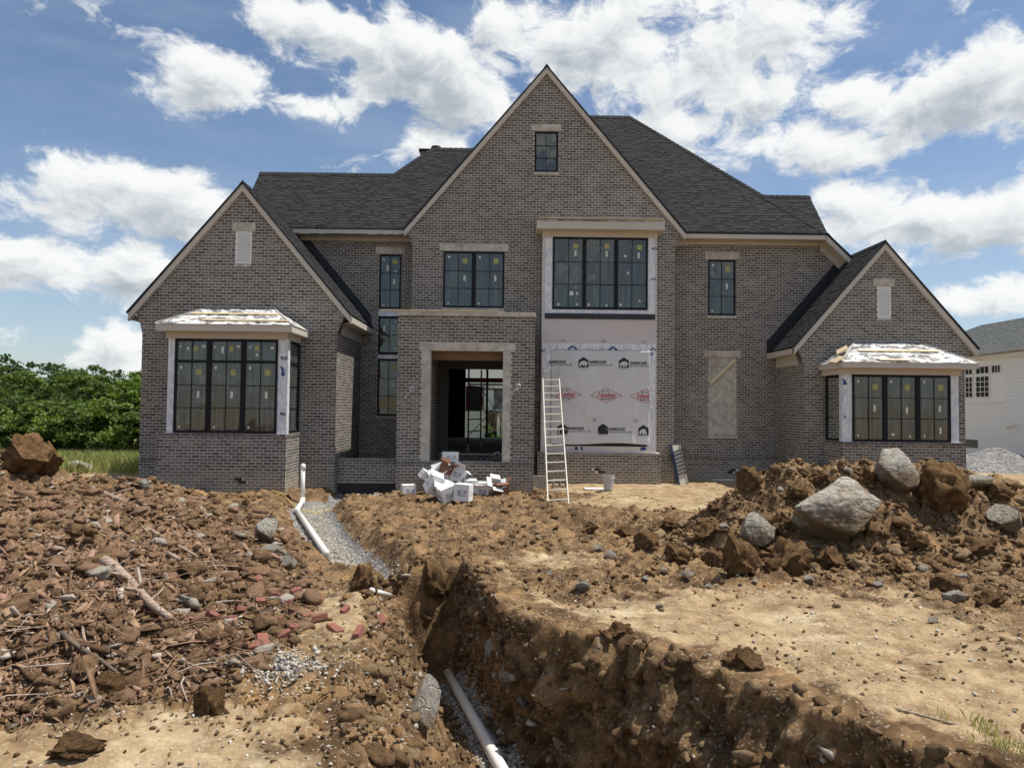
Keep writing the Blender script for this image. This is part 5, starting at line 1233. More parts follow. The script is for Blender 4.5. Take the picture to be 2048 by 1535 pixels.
boulder(30, 962, 96, 92, 'big orange clay lump at the left edge of the picture before the trees', True, 3, embed=.1)
boulder(84, 952, 62, 74, 'second orange clay lump, just right of the big one at the left edge', True, 4, embed=.1)
boulder(205, 1398, 80, 60, 'grey-brown clod at the foot of the brush slope', True, 5)
boulder(415, 1432, 76, 52, 'cracked brown clod between the brush slope and the bare dirt', True, 0)
boulder(140, 1528, 110, 40, 'orange clay lump at the bottom edge of the picture, left', True, 1)
boulder(1240, 1335, 60, 34, 'clod caught on the trench lip right of centre', True, 2)
boulder(1495, 1400, 90, 52, 'ochre clay block at the broken trench lip, lower right', True, 3)
for k, (px, py, w, lab) in enumerate([(1300, 1100, 60, 'clod in the churned bank midway between ladder and right mound, front'), (1360, 1125, 66, 'largest clod at the near edge of the churned bank'), (1420, 1090, 58, 'clod just left of the tall clod at the right mound'),
        (1250, 1075, 46, 'clod in the churned bank straight below the bucket'), (1180, 1068, 40, 'clod in the churned bank nearest to the ladder feet'), (1340, 1062, 44, 'clod at the back of the churned bank below the blind panel'), (1440, 1135, 56, 'low clod at the foot of the tall clod, left side'),
        (1840, 1105, 70, 'clod right of the largest boulder, below the ochre slab'), (1960, 1115, 66, 'clod at the far right below the half cut off rock'), (1740, 985, 50, 'clod on the mound crest left of the upright boulder'), (1640, 980, 44, 'clod high on the mound above the largest boulder'), (1600, 1010, 46, 'clod on the upper left of the mound above the squat boulder'),
        (1880, 990, 60, 'clod on the crest right of the upright boulder'), (2010, 1010, 60, 'clod on the crest at the right edge of the picture'), (1990, 1215, 56, 'lowest clod at the right edge on the bare flat'), (1800, 1150, 40, 'small clod below the largest boulder, on its right')]):
    boulder(px, py, w, w*.62, 'brown clay '+lab, True, k, group='clay clods of the churned bank')
for k, (px, py, w) in enumerate([(1640, 1046, 24), (1450, 1060, 18), (1560, 985, 20), (1700, 962, 22), (1850, 1140, 22), (1870, 1245, 20), (1930, 1155, 22), (1510, 1170, 18), (1620, 1170, 22), (1290, 1165, 16), (1420, 1178, 16), (1330, 1148, 18), (1100, 1150, 14), (1320, 1218, 16), (1560, 1060, 16), (1760, 1175, 20)]):
    boulder(px, py, w, w*.7, 'small pale stone in the rubble around the right mound', False, k, group='small stones around the right mound')

# ---- loose bricks
def loose_brick(kind):
    m = MB(); m.box(-.1, .1, -.047, .047, -.03, .03); me = m.mesh('loose_brick', M['redbrick'])
    bm = bmesh.new(); bm.from_mesh(me); bmesh.ops.bevel(bm, geom=bm.edges[:], offset=.005, segments=1, affect='EDGES'); bm.to_mesh(me); bm.free(); return me
LBM = loose_brick(0)
def brick_at(px, py, label, sx=1.0, group='broken red bricks in the dirt'):
    h = hit(px, py)
    if h is None: return
    o = link('red_brick', LBM); o.rotation_euler = (random.choice((0, 0, 1.5))+random.uniform(-.4, .4), random.uniform(-.4, .4), random.uniform(0, 3.1)); o.scale = (sx*.82, random.uniform(.6, .9), random.uniform(.6, .9))
    o.location = (h.x, h.y, h.z+.018); tag(o, label, 'brick', group)
brick_at(670, 1262, 'reddish brick with holes lying alone at the right end of the brick scatter', group=None)
brick_at(763, 1245, 'red brick lying nearest to the trench end', group=None)
brick_at(525, 1287, 'red brick at the foot of the brush slope, lowest of the brick scatter', group=None)
for (px, py) in [(608, 1167), (517, 1163), (592, 1187), (546, 1196), (612, 1233), (596, 1260), (554, 1245), (538, 1258), (546, 1268), (507, 1303), (414, 1233), (430, 1238), (459, 1243), (717, 1270), (575, 1215), (520, 1208), (640, 1205), (480, 1225), (370, 1200), (640, 1240), (690, 1225), (565, 1275)]:
    brick_at(px, py, 'broken red brick in the scatter at the foot of the brush slope', random.uniform(.45, 1.0))

# ---- brush: branches and logs
def branch(px, py, L, r, ang, label, mat_='deadwood', lift=.0, group=None):
    h = hit(px, py)
    if h is None: return
    pts_ = []; n = 9; c, s = math.cos(ang), math.sin(ang); b = random.uniform(-.12, .12)
    for i in range(n):
        t = i/(n-1)-.5; x = h.x+c*L*t-s*b*math.sin(3*t)*L; y = h.y+s*L*t+c*b*math.sin(3*t)*L
        pts_.append(Vector((x, y, hz(x, y))))
    zb = np.linspace(pts_[0].z, pts_[-1].z, n); top = max(p.z-z for p, z in zip(pts_, zb))
    for p, z in zip(pts_, zb): p.z = z+top*.55+r*.5+lift
    m = MB(); m.tube(pts_, [r*(1-.45*i/(n-1))*random.uniform(.88, 1.1) for i in range(n)], 8)
    if r > .025:
        for j in range(2):
            a = pts_[3+2*j]; q = a+Vector((c*.2-s*random.choice((-1, 1))*.3, s*.2+c*random.choice((-1, 1))*.25, .14))*min(1, L); m.tube([a, (a+q)/2+Vector((0, 0, .02)), q], [r*.4, r*.3, r*.15], 6)
    o = m.build('dead_branch' if r < .05 else 'log', M[mat_], smooth=True); tag(o, label, 'branch' if r < .05 else 'log', group)
branch(215, 990, 2.2, .06, -.75, 'long pale log lying down the top of the brush slope', 'deadwood')
branch(270, 1180, 1.3, .055, -.55, 'grey log half buried in the middle of the brush slope', 'deadwood')
#branch(380, 1325, 1.0, .06, -.7, 'short brown log low on the brush slope', 'bark')
#branch(235, 1400, .55, .055, .8, 'split grey log stump at the foot of the brush slope', 'deadwood')
#branch(60, 1270, .8, .05, .5, 'thick pale log at the left edge, lower brush slope', 'deadwood')
#branch(175, 1405, .5, .05, -.5, 'short pale log beside the split stump at the foot of the brush slope', 'deadwood')
#branch(110, 1375, .7, .05, -.9, 'dark log at the foot of the brush slope near the left edge', 'bark')
#branch(30, 1100, 1.2, .055, -.9, 'dark leaning log at the left edge, middle of the brush slope', 'bark')
for k in range(12):
    branch(random.uniform(0, 560), random.uniform(1010, 1400), random.uniform(.35, 1.1), random.uniform(.007, .022), random.uniform(-1.4, .3), 'thin dead branch tangled in the brush slope on the left', random.choice(['deadwood', 'deadwood', 'bark']), .02, 'thin branches of the brush slope')
branch(1860, 1445, .42, .012, -.6, 'thin stick on the dirt near the grass tufts, lower right', 'deadwood')

# ---- bulk scatter -----------------------------------------------------------
def scatter_mesh(name, pos, size, base, mat_, flat_=(1, 1, .75), sink=.2, tint=None, ang=.28, seed=3):
    r = np.random.default_rng(seed); n = len(pos)
    tpl = base if isinstance(base, list) else [base]; v, f = tpl[0]; nv = len(v); VT = np.stack([q[0] for q in tpl])[r.integers(0, len(tpl), n)]
    q = r.normal(size=(n, 4)); q /= np.linalg.norm(q, axis=1)[:, None]; w, x, y, z = q.T
    Rm = np.stack([1-2*(y*y+z*z), 2*(x*y-z*w), 2*(x*z+y*w), 2*(x*y+z*w), 1-2*(x*x+z*z), 2*(y*z-x*w), 2*(x*z-y*w), 2*(y*z+x*w), 1-2*(x*x+y*y)], 1).reshape(n, 3, 3)
    loc = VT*(1+r.uniform(-ang, ang, (n, nv, 1)))*(r.uniform(.6, 1.35, (n, 1, 3)))
    p = np.einsum('nij,nvj->nvi', Rm, loc)*size[:, None, None]*np.array(flat_)[None, None]
    p += pos[:, None, :]; p[:, :, 2] += (size*(1-2*sink)*.6)[:, None]
    F = (f[None]+(np.arange(n)*nv)[:, None, None]).reshape(-1, 3)
    t = r.uniform(0, 1, n) if tint is None else tint
    o = link(name, np_mesh(name, p.reshape(-1, 3), F, mat_, False, {'tint': np.repeat(t, len(f))}, 'FACE')); return o
def shard(seed, sub, cut, planes, lump):
    r = np.random.default_rng(seed); v, f = ICO[sub]; p = v.copy()
    for _ in range(planes):
        n = r.normal(size=3); n /= np.linalg.norm(n); e = np.maximum(0, p@n-r.uniform(*cut)); p -= e[:, None]*n
    p *= (1+lump*vnoise3(v, 1.9, seed)+lump*.7*vnoise3(v, 4.5, seed+2))[:, None]; return p/np.abs(p).max(), f
SHARDS = [shard(300+i, 1, (.25, .7), 7, .25) for i in range(14)]
LUMPS = [shard(400+i, 2, (.30, .75), 8, .48) for i in range(12)]
def sample(n, ymin, ymax, seed, power=1.6, pad=.6):
    r = np.random.default_rng(seed); u = r.uniform(0, 1, n); k = 1-power
    y = (ymin**k+u*(ymax**k-ymin**k))**(1/k); x = r.uniform(-1, 1, n)*(.74*y+pad); return x, y, r
def keep_out(x, y):                                                   # not inside the house
    house = ((y < 9.3) & (np.abs(x-np.interp(y, PIPEX[:, 0], PIPEX[:, 1])) < .13)) | ((y > 19.4) & (x > -3) & (x < .8)) | ((y > 21.7) & (x > -4.8) & (x < 8.6)) | ((y > 18.5) & (x > -9.1) & (x < -5.5)) | ((y > 19.7) & (x > -10.1) & (x < -4.6)) | ((y > 19.6) & (x > 9) & (x < 12.6)) | ((y > 20.9) & (x > 8.4) & (x < 13.3)) | (y > 20.4)
    return ~house
def place(n, ymin, ymax, seed, prob, smin, smax, pw=2.2, power=1.6):
    x, y, r = sample(n, ymin, ymax, seed, power); m = (r.uniform(0, 1, n) < prob(x, y)) & keep_out(x, y); x, y = x[m], y[m]
    s = smin*(1-r.uniform(0, 1, len(x))*(1-(smin/smax)**pw))**(-1/pw); s = np.minimum(s, .0045*y+.016*(y > 7)); z = height(x, y)
    return np.stack([x, y, z], 1), s
def brushy(x, y): return sst(np.interp(y, MB_B[:, 0], MB_B[:, 1])-x, .1, .9)*(1-sst(y, 11.5, 14))
def chan_m(x, y): return 1-sst(seg_d(x, y, CHAN)[0], .3, .6)
churn = lambda x, y: (1-dust_mask(x, y))*(1-chan_m(x, y))
p_, s_ = place(26000, 3.2, 19.5, 31, lambda x, y: churn(x, y)*(.80-.05*brushy(x, y))+.05, .012, .075)
def on_mound(n, seed):
    r = np.random.default_rng(seed); x = r.uniform(2.4, 10.5, n); y = r.uniform(8.6, 12.6, n); d, _ = seg_d(x, y, [(4.35, 11.3), (6.5, 11.6), (8.0, 11.9), (14.0, 12.6)]); ok = (d < 2.3+r.normal(0, .2, n)) & (x < .74*y+.6); x, y = x[ok], y[ok]; return np.stack([x, y, height(x, y)], 1), r
q_, r_ = on_mound(9000, 35); ss_ = np.clip(.018*(1-r_.uniform(0, .985, len(q_)))**(-.52), 0, .16)
def on_heap(n, seed):
    r = np.random.default_rng(seed); y = (4.0**-.5+r.uniform(0, 1, n)*(15.5**-.5-4.0**-.5))**-2.0; x = np.interp(y, MB_B[:, 0], MB_B[:, 1])+.15-np.abs(r.normal(0, .38, n))*y; ok = x > -.75*y-.6; x, y = x[ok], y[ok]; return np.stack([x, y, height(x, y)], 1), r
q3_, r3_ = on_heap(12000, 36); s3_ = np.clip(.0026*q3_[:, 1]*(1-r3_.uniform(0, .985, len(q3_)))**(-.50), .008, .13)
def f_heap(n, b):
    p = n.pos(); f = n.noise(p, 14.0, 5.0, .7); t = n.attr('tint'); c = n.mix(n.ss(f, .3, .7), (.110, .064, .034, 1), (.315, .200, .108, 1))
    c = n.mix(n.ss(t, .56, .72), c, n.mix(f, (.19, .105, .062, 1), (.37, .235, .150, 1))); c = n.mix(n.ss(t, .92, .95), c, n.mix(f, (.30, .255, .20, 1), (.56, .50, .42, 1)))
    n.put(b.inputs['Base Color'], c); n.put(b.inputs['Normal'], n.bump(n.noise(p, 38.0, 6.0, .75), .035)); b.inputs['Specular IOR Level'].default_value = .15
M['heap'] = mat('heap_clod', (.25, .16, .1), .97, f_heap); hb_ = s3_ > .05
tag(scatter_mesh('heap_clods', q3_[~hb_], s3_[~hb_], SHARDS, M['heap'], (1.15, 1.15, .7), .25, seed=14), 'reddish clay crumbs and rubble covering the left slope', 'rubble', kind='stuff')
tag(scatter_mesh('heap_lumps', q3_[hb_], s3_[hb_], LUMPS, M['heap'], (1.15, 1.15, .7), .3, seed=15, ang=.2), 'larger reddish clay and rock lumps on the left slope', 'rubble', kind='stuff')
big_ = ss_ > .055
P2_, S2_ = q_[big_], ss_[big_]; p_ = np.concatenate([p_, q_[~big_]]); s_ = np.concatenate([s_, ss_[~big_]])
tag(scatter_mesh('dirt_clods', p_, s_, SHARDS, M['clod'], sink=.25, seed=4), 'crumbly brown dirt clods covering the churned ground', 'dirt', kind='stuff')
p_, s_ = place(2400, 6.0, 19.0, 32, lambda x, y: sst(churn(x, y), .5, .9)*(.8-.5*brushy(x, y)), .045, .15, power=1.2)
p_ = np.concatenate([p_, P2_]); s_ = np.concatenate([s_, S2_])
tag(scatter_mesh('large_dirt_clods', p_, s_, LUMPS, M['clod'], sink=.32, seed=5, ang=.20), 'larger rough brown dirt lumps over the mounds and trench banks', 'dirt', kind='stuff')
p_, s_ = place(11000, 3.2, 20.0, 33, lambda x, y: .26+.12*(1-dust_mask(x, y))+.25*zone(x, y, -1.6, 5.6, 1.3, 2.2), .006, .034, 2.1)
tag(scatter_mesh('pale_stone_chips', p_, s_, SHARDS, M['pebble'], (1, 1, .6), .28, seed=6, ang=.2), 'pale limestone chips strewn over the dirt', 'stones', kind='stuff')
def steep_pts(n, seed):                                               # rubble stuck in the trench banks
    r = np.random.default_rng(seed); B = BANK[:, 14:, :].reshape(-1, 3); q = B[r.integers(0, len(B), int(n*.75))]+r.normal(0, .01, (int(n*.75), 3))
    m = n-len(q); y = r.uniform(3.2, 9.6, m); x = np.interp(y, LIPL[:, 0], LIPL[:, 1])+np.abs(r.normal(0, .3, m)); q2 = np.stack([x, y, height(x, y)], 1)
    q = np.concatenate([q, q2]); ok = (np.abs(q[:, 0]-np.interp(q[:, 1], PIPEX[:, 0], PIPEX[:, 1])) > .14); return q[ok], r
q_, r_ = steep_pts(4200, 41); tag(scatter_mesh('trench_rubble', q_, .016*(1-r_.uniform(0, .975, len(q_)))**(-.50), SHARDS, M['clod'], sink=.5, seed=7), 'broken earth and rubble on the trench walls', 'rubble', kind='stuff')
q_, r_ = steep_pts(420, 43); tag(scatter_mesh('trench_lumps', q_, r_.uniform(.04, .11, len(q_)), LUMPS, M['clod'], sink=.55, seed=17, ang=.1), 'bigger earth lumps breaking out of the trench walls', 'rubble', kind='stuff')
q_, r_ = steep_pts(900, 42); tag(scatter_mesh('trench_stones', q_, .012*(1-r_.uniform(0, .975, len(q_)))**(-.55), SHARDS, M['pebble'], sink=.5, seed=8, tint=r_.uniform(0, .3, len(q_))), 'grey stones stuck in the trench walls', 'stones', kind='stuff')
r_ = np.random.default_rng(51); n_ = 9000; tt = r_.uniform(0, 1, n_); seg = r_.integers(0, 4, n_); C_ = np.array(CHAN)
gx = C_[seg, 0]*(1-tt)+C_[seg+1, 0]*tt+r_.normal(0, .22, n_); gy = C_[seg, 1]*(1-tt)+C_[seg+1, 1]*tt+r_.normal(0, .15, n_)
y2 = r_.uniform(4.2, 9.2, 3500); x2 = np.interp(y2, PIPEX[:, 0], PIPEX[:, 1])+r_.normal(.10, .13, 3500)
x3 = r_.normal(-1.55, .2, 700); y3 = r_.normal(5.25, .2, 700); x4 = r_.uniform(-4.6, -3.0, 900); y4 = r_.uniform(18.0, 20.1, 900)
gx = np.concatenate([gx, x2, x3, x4]); gy = np.concatenate([gy, y2, y3, y4]); gz = height(gx, gy)
tag(scatter_mesh('drain_gravel', np.stack([gx, gy, gz], 1), np.clip(r_.lognormal(-4.35, .3, len(gx)), .008, .03), SHARDS, M['gravel'], (1, 1, .8), .15, r_.uniform(0, .85, len(gx)), .3, 9), 'grey crushed gravel around the drain pipes', 'gravel', kind='stuff')
# wood chips, bark and root fragments on the brush slope
r_ = np.random.default_rng(61); ym = (3.9**-.6+r_.uniform(0, 1, 4200)*(13.5**-.6-3.9**-.6))**(-1/.6); xm = np.interp(ym, MB_B[:, 0], MB_B[:, 1])-np.abs(r_.normal(0, 2.6, 4200))-.05
ok = (xm > -.75*ym-.8); xm, ym = xm[ok], ym[ok]; zm = height(xm, ym); mbv = []; mbf = []; mbt = []
L_ = np.clip(r_.lognormal(-2.75, .6, len(xm)), .03, .34); W_ = L_*r_.uniform(.08, .5, len(xm)); a_ = r_.normal(-.7, .55, len(xm)); pi_ = r_.normal(0, .45, len(xm)); ro_ = r_.normal(0, .8, len(xm))
ca, sa = np.cos(a_), np.sin(a_); d1 = np.stack([ca*np.cos(pi_), sa*np.cos(pi_), np.sin(pi_)], 1); d2 = np.stack([-sa*np.cos(ro_), ca*np.cos(ro_), np.sin(ro_)], 1); d3 = np.cross(d1, d2)
P0 = np.stack([xm, ym, zm+.008+np.abs(np.sin(pi_))*L_*.2], 1); T_ = W_*.3
box8 = np.array([(-1, -1, -1), (1, -.6, -1), (1, .6, -1), (-1, 1, -1), (-1, -1, 1), (1, -.6, 1), (1, .6, 1), (-1, 1, 1)])*.5
V_ = P0[:, None]+box8[None, :, :1]*L_[:, None, None]*d1[:, None]+box8[None, :, 1:2]*W_[:, None, None]*d2[:, None]+box8[None, :, 2:]*T_[:, None, None]*d3[:, None]
bf = np.array([(0, 1, 5, 4), (1, 2, 6, 5), (2, 3, 7, 6), (3, 0, 4, 7), (4, 5, 6, 7), (3, 2, 1, 0)])
F_ = (bf[None]+(np.arange(len(xm))*8)[:, None, None]).reshape(-1, 4)
def f_debris(n, b):
    t = n.attr('tint'); p = n.pos(); c = n.mix(n.ss(t, .0, .5), (.12, .07, .042, 1), (.33, .215, .135, 1)); c = n.mix(n.ss(t, .68, .80), c, (.34, .20, .145, 1)); c = n.mix(n.ss(t, .86, .92), c, (.44, .38, .32, 1))
    n.put(b.inputs['Base Color'], n.mulc(c, n.mix(n.noise(p, 30.0, 3.0, .6), (.55, .55, .55, 1), (1.35, 1.35, 1.35, 1))))
M['debris'] = mat('debris', (.3, .2, .15), .95, f_debris, spec=.15)
tag(link('brush_debris', np_mesh('brush_debris', V_.reshape(-1, 3), F_, M['debris'], False, {'tint': np.repeat(r_.uniform(0, 1, len(xm)), 6)}, 'FACE')), 'reddish bark, root pieces and wood chips covering the left slope', 'brush', kind='stuff')
tw = MB()
for k in range(520):
    i = r_.integers(0, len(xm)); a = r_.normal(-.7, .7); L = r_.uniform(.15, .6); c, s = math.cos(a), math.sin(a); p0 = Vector((xm[i], ym[i], zm[i]+.02)); p1 = p0+Vector((c*L*.5, s*L*.5, r_.uniform(.0, .09))); p2 = p0+Vector((c*L, s*L, r_.uniform(-.02, .10)))+Vector((-s, c, 0))*r_.normal(0, .06)
    rr = r_.uniform(.0025, .007); tw.tube([p0, p1, p2], [rr, rr*.8, rr*.4], 4, False, r_.uniform(0, 1))
tag(tw.build('brush_twigs', M['debris'], tint=True), 'fine dry twigs tangled over the left slope', 'twigs', kind='stuff')

# ---- pipes --------------------------------------------------------------------
R4 = .054
t = thing('drain_pipe', 'white plastic pipe lying in the deep trench at the bottom of the picture', 'pipe', (.0, 7.4, -1.0))
def world_child(o, t): o.matrix_parent_inverse = Matrix.Translation(-Vector(t.location)); return o
def gz_pipe(x, y): return hz0(x, y)+R4+.015
pa = Vector((-.70, 9.15, float(np.interp(9.15, FLOORZ[:, 0], FLOORZ[:, 1]))+R4+.07)); pb = Vector((.42, 4.0, float(np.interp(4.0, FLOORZ[:, 0], FLOORZ[:, 1]))+R4+.03))
m = MB(); m.tube([pa, pa+(pb-pa)*.35, pa+(pb-pa)*.7, pb], R4, 20); world_child(m.build('pipe_length', M['pvc'], t, smooth=True), t)
m = MB(); dd = (pb-pa).normalized(); m.tube([pa-dd*.002, pa+dd*.03], R4*1.02, 20); world_child(m.build('pipe_end', M['pvc'], t, smooth=True), t)
t = thing('drain_pipe', 'white plastic drain pipe with capped riser and elbow beside the left bay', 'pipe', (-5.0, 18.0, -.2))
e0, e1, e2 = Vector((-5.02, 18.05, 0)), Vector((-4.78, 16.75, 0)), Vector((-2.92, 11.95, 0))
for e in (e0, e1, e2): e.z = hz0(e.x, e.y)+R4+.04
ztop = on_y(605, 931, 18.05).z; d0 = (e0-e1).normalized(); ej = e1+(e0-e1)*.55
m = MB(); m.tube([Vector((e0.x, e0.y, e0.z-.1)), Vector((e0.x, e0.y, ztop))], R4, 18); world_child(m.build('riser', M['pvc'], t, smooth=True), t)
m = MB(); m.tube([(e0.x, e0.y, ztop-.10), (e0.x, e0.y, ztop-.005), (e0.x, e0.y, ztop+.03), (e0.x, e0.y, ztop+.055)], [R4*1.22, R4*1.22, R4*1.05, R4*.5], 18); world_child(m.build('riser_cap', M['pvc'], t, smooth=True), t)
m = MB(); m.tube([Vector((e0.x, e0.y, e0.z-.13)), Vector((e0.x, e0.y, e0.z+.10))], R4*1.2, 18); m.tube([e0, e0+(e1-e0).normalized()*.17], R4*1.2, 18); world_child(m.build('tee_fitting', M['pvc'], t, smooth=True), t)
m = MB(); m.tube([e0, e1+(e0-e1).normalized()*.1], R4, 18); world_child(m.build('pipe_length', M['pvc'], t, smooth=True), t)
u1 = (e0-e1).normalized(); u2 = (e2-e1).normalized(); m = MB(); m.tube([e1+u1*.16, e1+u1*.06, e1+(u1+u2)*.012, e1+u2*.06, e1+u2*.16], R4*1.2, 18); world_child(m.build('elbow', M['pvc'], t, smooth=True), t)
m = MB(); m.tube([e1+u2*.1, e1+(e2-e1)*.5, e2], R4, 18); world_child(m.build('pipe_length', M['pvc'], t, smooth=True), t)
a, b = hit(742, 1184), hit(780, 1193); m = MB(); m.tube([a+Vector((0, 0, .012)), b+Vector((0, 0, .012))], .030, 14); tag(m.build('pipe_offcut', M['pvc'], smooth=True), 'short white pipe piece at the lower end of the gravel channel', 'pipe')
# yellow cord
cp = [hit(px, py) for (px, py) in [(545, 982), (560, 988), (575, 1000), (588, 1012), (600, 1020), (618, 1026), (640, 1026), (660, 1020)]]
m = MB(); m.tube([p+Vector((0, 0, .02)) for p in cp if p], .009, 6); tag(m.build('cord', M['cord'], smooth=True), 'thin yellow cord trailing over dirt and pipe beside the left bay', 'cord')

# ---- cartons ------------------------------------------------------------------
def carton(x, y, z, w, d, h, rot, label, material='card_w', flaps=True, printed=True, group='discarded cartons before the entrance'):
    t = thing('carton', label, 'box', (x, y, z), group); t.rotation_euler = rot
    k = .006; m = MB(); w2, d2 = w/2, d/2
    m.box(-w2, w2, -d2, d2, 0, k); m.box(-w2, w2, -d2, -d2+k, k, h); m.box(-w2, w2, d2-k, d2, k, h); m.box(-w2, -w2+k, -d2+k, d2-k, k, h); m.box(w2-k, w2, -d2+k, d2-k, k, h); m.build('carton_body', M[material], t)
    if flaps:
        for (c, s) in ((0, 1), (0, -1), (1, 1), (1, -1)):
            a = random.uniform(-.5, 1.0); L = min(w, d)*.45; m = MB()
            if c == 0: p = Vector((0, s*d2, h)); q = Vector((0, s*math.cos(a), math.sin(a))); e = Vector((w2*.97, 0, 0))
            else: p = Vector((s*w2, 0, h)); q = Vector((s*math.cos(a), 0, math.sin(a))); e = Vector((0, d2*.97, 0))
            m.prism([p-e, p+e, p+e+q*L, p-e+q*L], q.cross(e).normalized()*.005); m.build('flap', M[material], t)
    else:
        m = MB(); m.box(-w2+.001, w2-.001, -d2+.001, d2-.001, h-.001, h+.004); m.build('carton_lid', M[material], t)
    if printed:
        for (sx_, sy_) in ((0, -1), (1, 0), (-1, 0)):
            m = MB(); n = .002
            if sy_: m.box(-w2*.55, w2*.70, -d2-n, -d2+.0005, h*.30, h*.66)
            else: m.box(min(sx_*(w2+n), sx_*(w2-.0005)), max(sx_*(w2+n), sx_*(w2-.0005)), -d2*.5, d2*.6, h*.30, h*.62)
            m.build('printed_label', M['card_p'], t)
    return t
def gz(px, py): return hit(px, py)
def ct(px, py, lift, w, d, h, rot, label, **k):
    q = hit(px, py+4); q = q if q is not None and q.y < 19.0 else Vector((on_y(px, py, 18.9).x, 18.9, hz0(on_y(px, py, 18.9).x, 18.9)))
    zmin = 1e9; E_ = Matrix.Rotation(rot[2], 3, 'Z') @ Matrix.Rotation(rot[1], 3, 'Y') @ Matrix.Rotation(rot[0], 3, 'X')
    for a in (-1, 1):
        for b in (-1, 1):
            for c in (0, 1): zmin = min(zmin, (E_ @ Vector((a*w/2, b*d/2, c*h))).z)
    return carton(q.x, q.y, hz(q.x, q.y)-zmin-.015+lift, w, d, h, rot, label, **k)
ct(817, 972, 0, .34, .30, .30, (0, 0, .35), 'white carton standing apart at the left end of the carton heap', flaps=False)
ct(862, 992, 0, .36, .30, .32, (.5, .4, .6), 'white carton tipped on its edge at the front left of the heap')
ct(898, 1000, 0, .36, .32, .30, (.15, -.35, .45), 'white printed carton in the front middle of the heap', flaps=False)
ct(926, 996, 0, .33, .30, .34, (0, .05, -.25), 'white carton standing at the front right of the heap with its printed side to us', flaps=False)
ct(872, 972, .02, .36, .32, .30, (.2, .2, -.4), 'white carton buried in the middle of the heap')
ct(905, 974, .04, .36, .32, .30, (-.3, .2, .7), 'white carton in the middle of the heap with torn flaps')
ct(940, 972, 0, .34, .30, .30, (.1, 0, .2), 'white carton behind the front right one', flaps=False)
ct(850, 968, .20, .40, .28, .22, (.25, .55, .5), 'white carton sliding down the left side of the heap', flaps=False)
ct(884, 968, .26, .34, .30, .28, (.4, -.3, .2), 'white open carton on top of the heap, left')
ct(912, 966, .30, .32, .30, .34, (-.2, .35, -.3), 'white open carton on top of the heap, right, flaps up')
ct(966, 970, 0, .34, .28, .30, (.1, .0, -.15), 'grey-printed carton right of the heap', flaps=True)
ct(982, 968, .0, .30, .28, .30, (.9, .2, .5), 'white carton lying on its side next to the brown one')
ct(1002, 966, 0, .34, .30, .30, (.1, -.1, .3), 'brown open carton at the right end of the heap', material='card_b', printed=False)
ct(893, 962, .42, .34, .30, .24, (.3, .2, .9), 'brown open carton at the very top of the heap', material='card_b', printed=False)
q = on_y(901, 910, 19.68); carton(q.x, 19.68, .700, .44, .22, .245, (0, 0, .03), 'white carton with a grey square print standing on the portal sill', flaps=False, group=None)
t = thing('tool_bag', 'dark tool case on the portal sill beside the right jamb', 'tool case', (on_y(994, 915, 19.7).x, 19.70, .700)); m = MB(); m.prism([(-.13, -.1, 0), (.13, -.1, 0), (.12, -.1, .15), (.02, -.1, .21), (-.11, -.1, .17)], (0, .2, 0)); m.build('case_body', M['tar'], t)
m = MB(); m.tube([(-.09, -.02, .17), (-.06, -.02, .235), (.04, -.02, .255), (.08, -.02, .19)], .012, 6); m.build('case_handle', M['steel_grey'], t)

# ---- ladder -------------------------------------------------------------------
LA, LB = Vector((.96, 17.0, 0)), Vector((1.44, 17.0, 0)); LA.z = hz(.96, 17.0)-.03; LB.z = hz(1.44, 17.0)-.03
top = Vector((1.03, 21.86, 3.30)); TA, TB = top, top+Vector((.48, 0, 0)); t = thing('ladder', 'long pale extension ladder leaning low against the wrapped bay', 'ladder', (1.2, 17.0, LA.z))
for (a, b) in ((LA, TA), (LB, TB)): m = MB(); m.bar(a, b, .028, .075); world_child(m.build('rail', M['alu'], t), t)
for i in range(17):
    f = (i+.55)/17.2; a = LA+(TA-LA)*f; b = LB+(TB-LB)*f; m = MB(); m.tube([a, b], .018, 8); world_child(m.build('rung', M['alu'], t), t)
# ---- bucket
q = hit(1217, 979); t = thing('bucket', 'grey-white plastic bucket standing on the sand before the bay', 'bucket', (q.x, q.y, q.z-.008)); s = q.y/FPX*1.05
prof = [(0, .0, .115*1), (0, .02, .125), (0, .30, .150), (0, .305, .163), (0, .335, .165), (0, .34, .156), (0, .375, .158), (0, .40, .166), (0, .405, .155)]
m = MB(); m.tube([(0, 0, z) for _, z, r in prof], [r for _, z, r in prof], 24, False); m.poly([(prof[0][2]*math.cos(2*math.pi*i/24), prof[0][2]*math.sin(2*math.pi*i/24), .004) for i in range(24)]); m.build('bucket_body', M['plastic_g'], t, smooth=False)
m = MB(); m.tube([(.155*math.cos(a), .155*math.sin(a)*.5-.06, .36+.0*a) for a in np.linspace(0, -math.pi, 14)], .004, 5); m.build('bail_handle', M['steel_grey'], t)
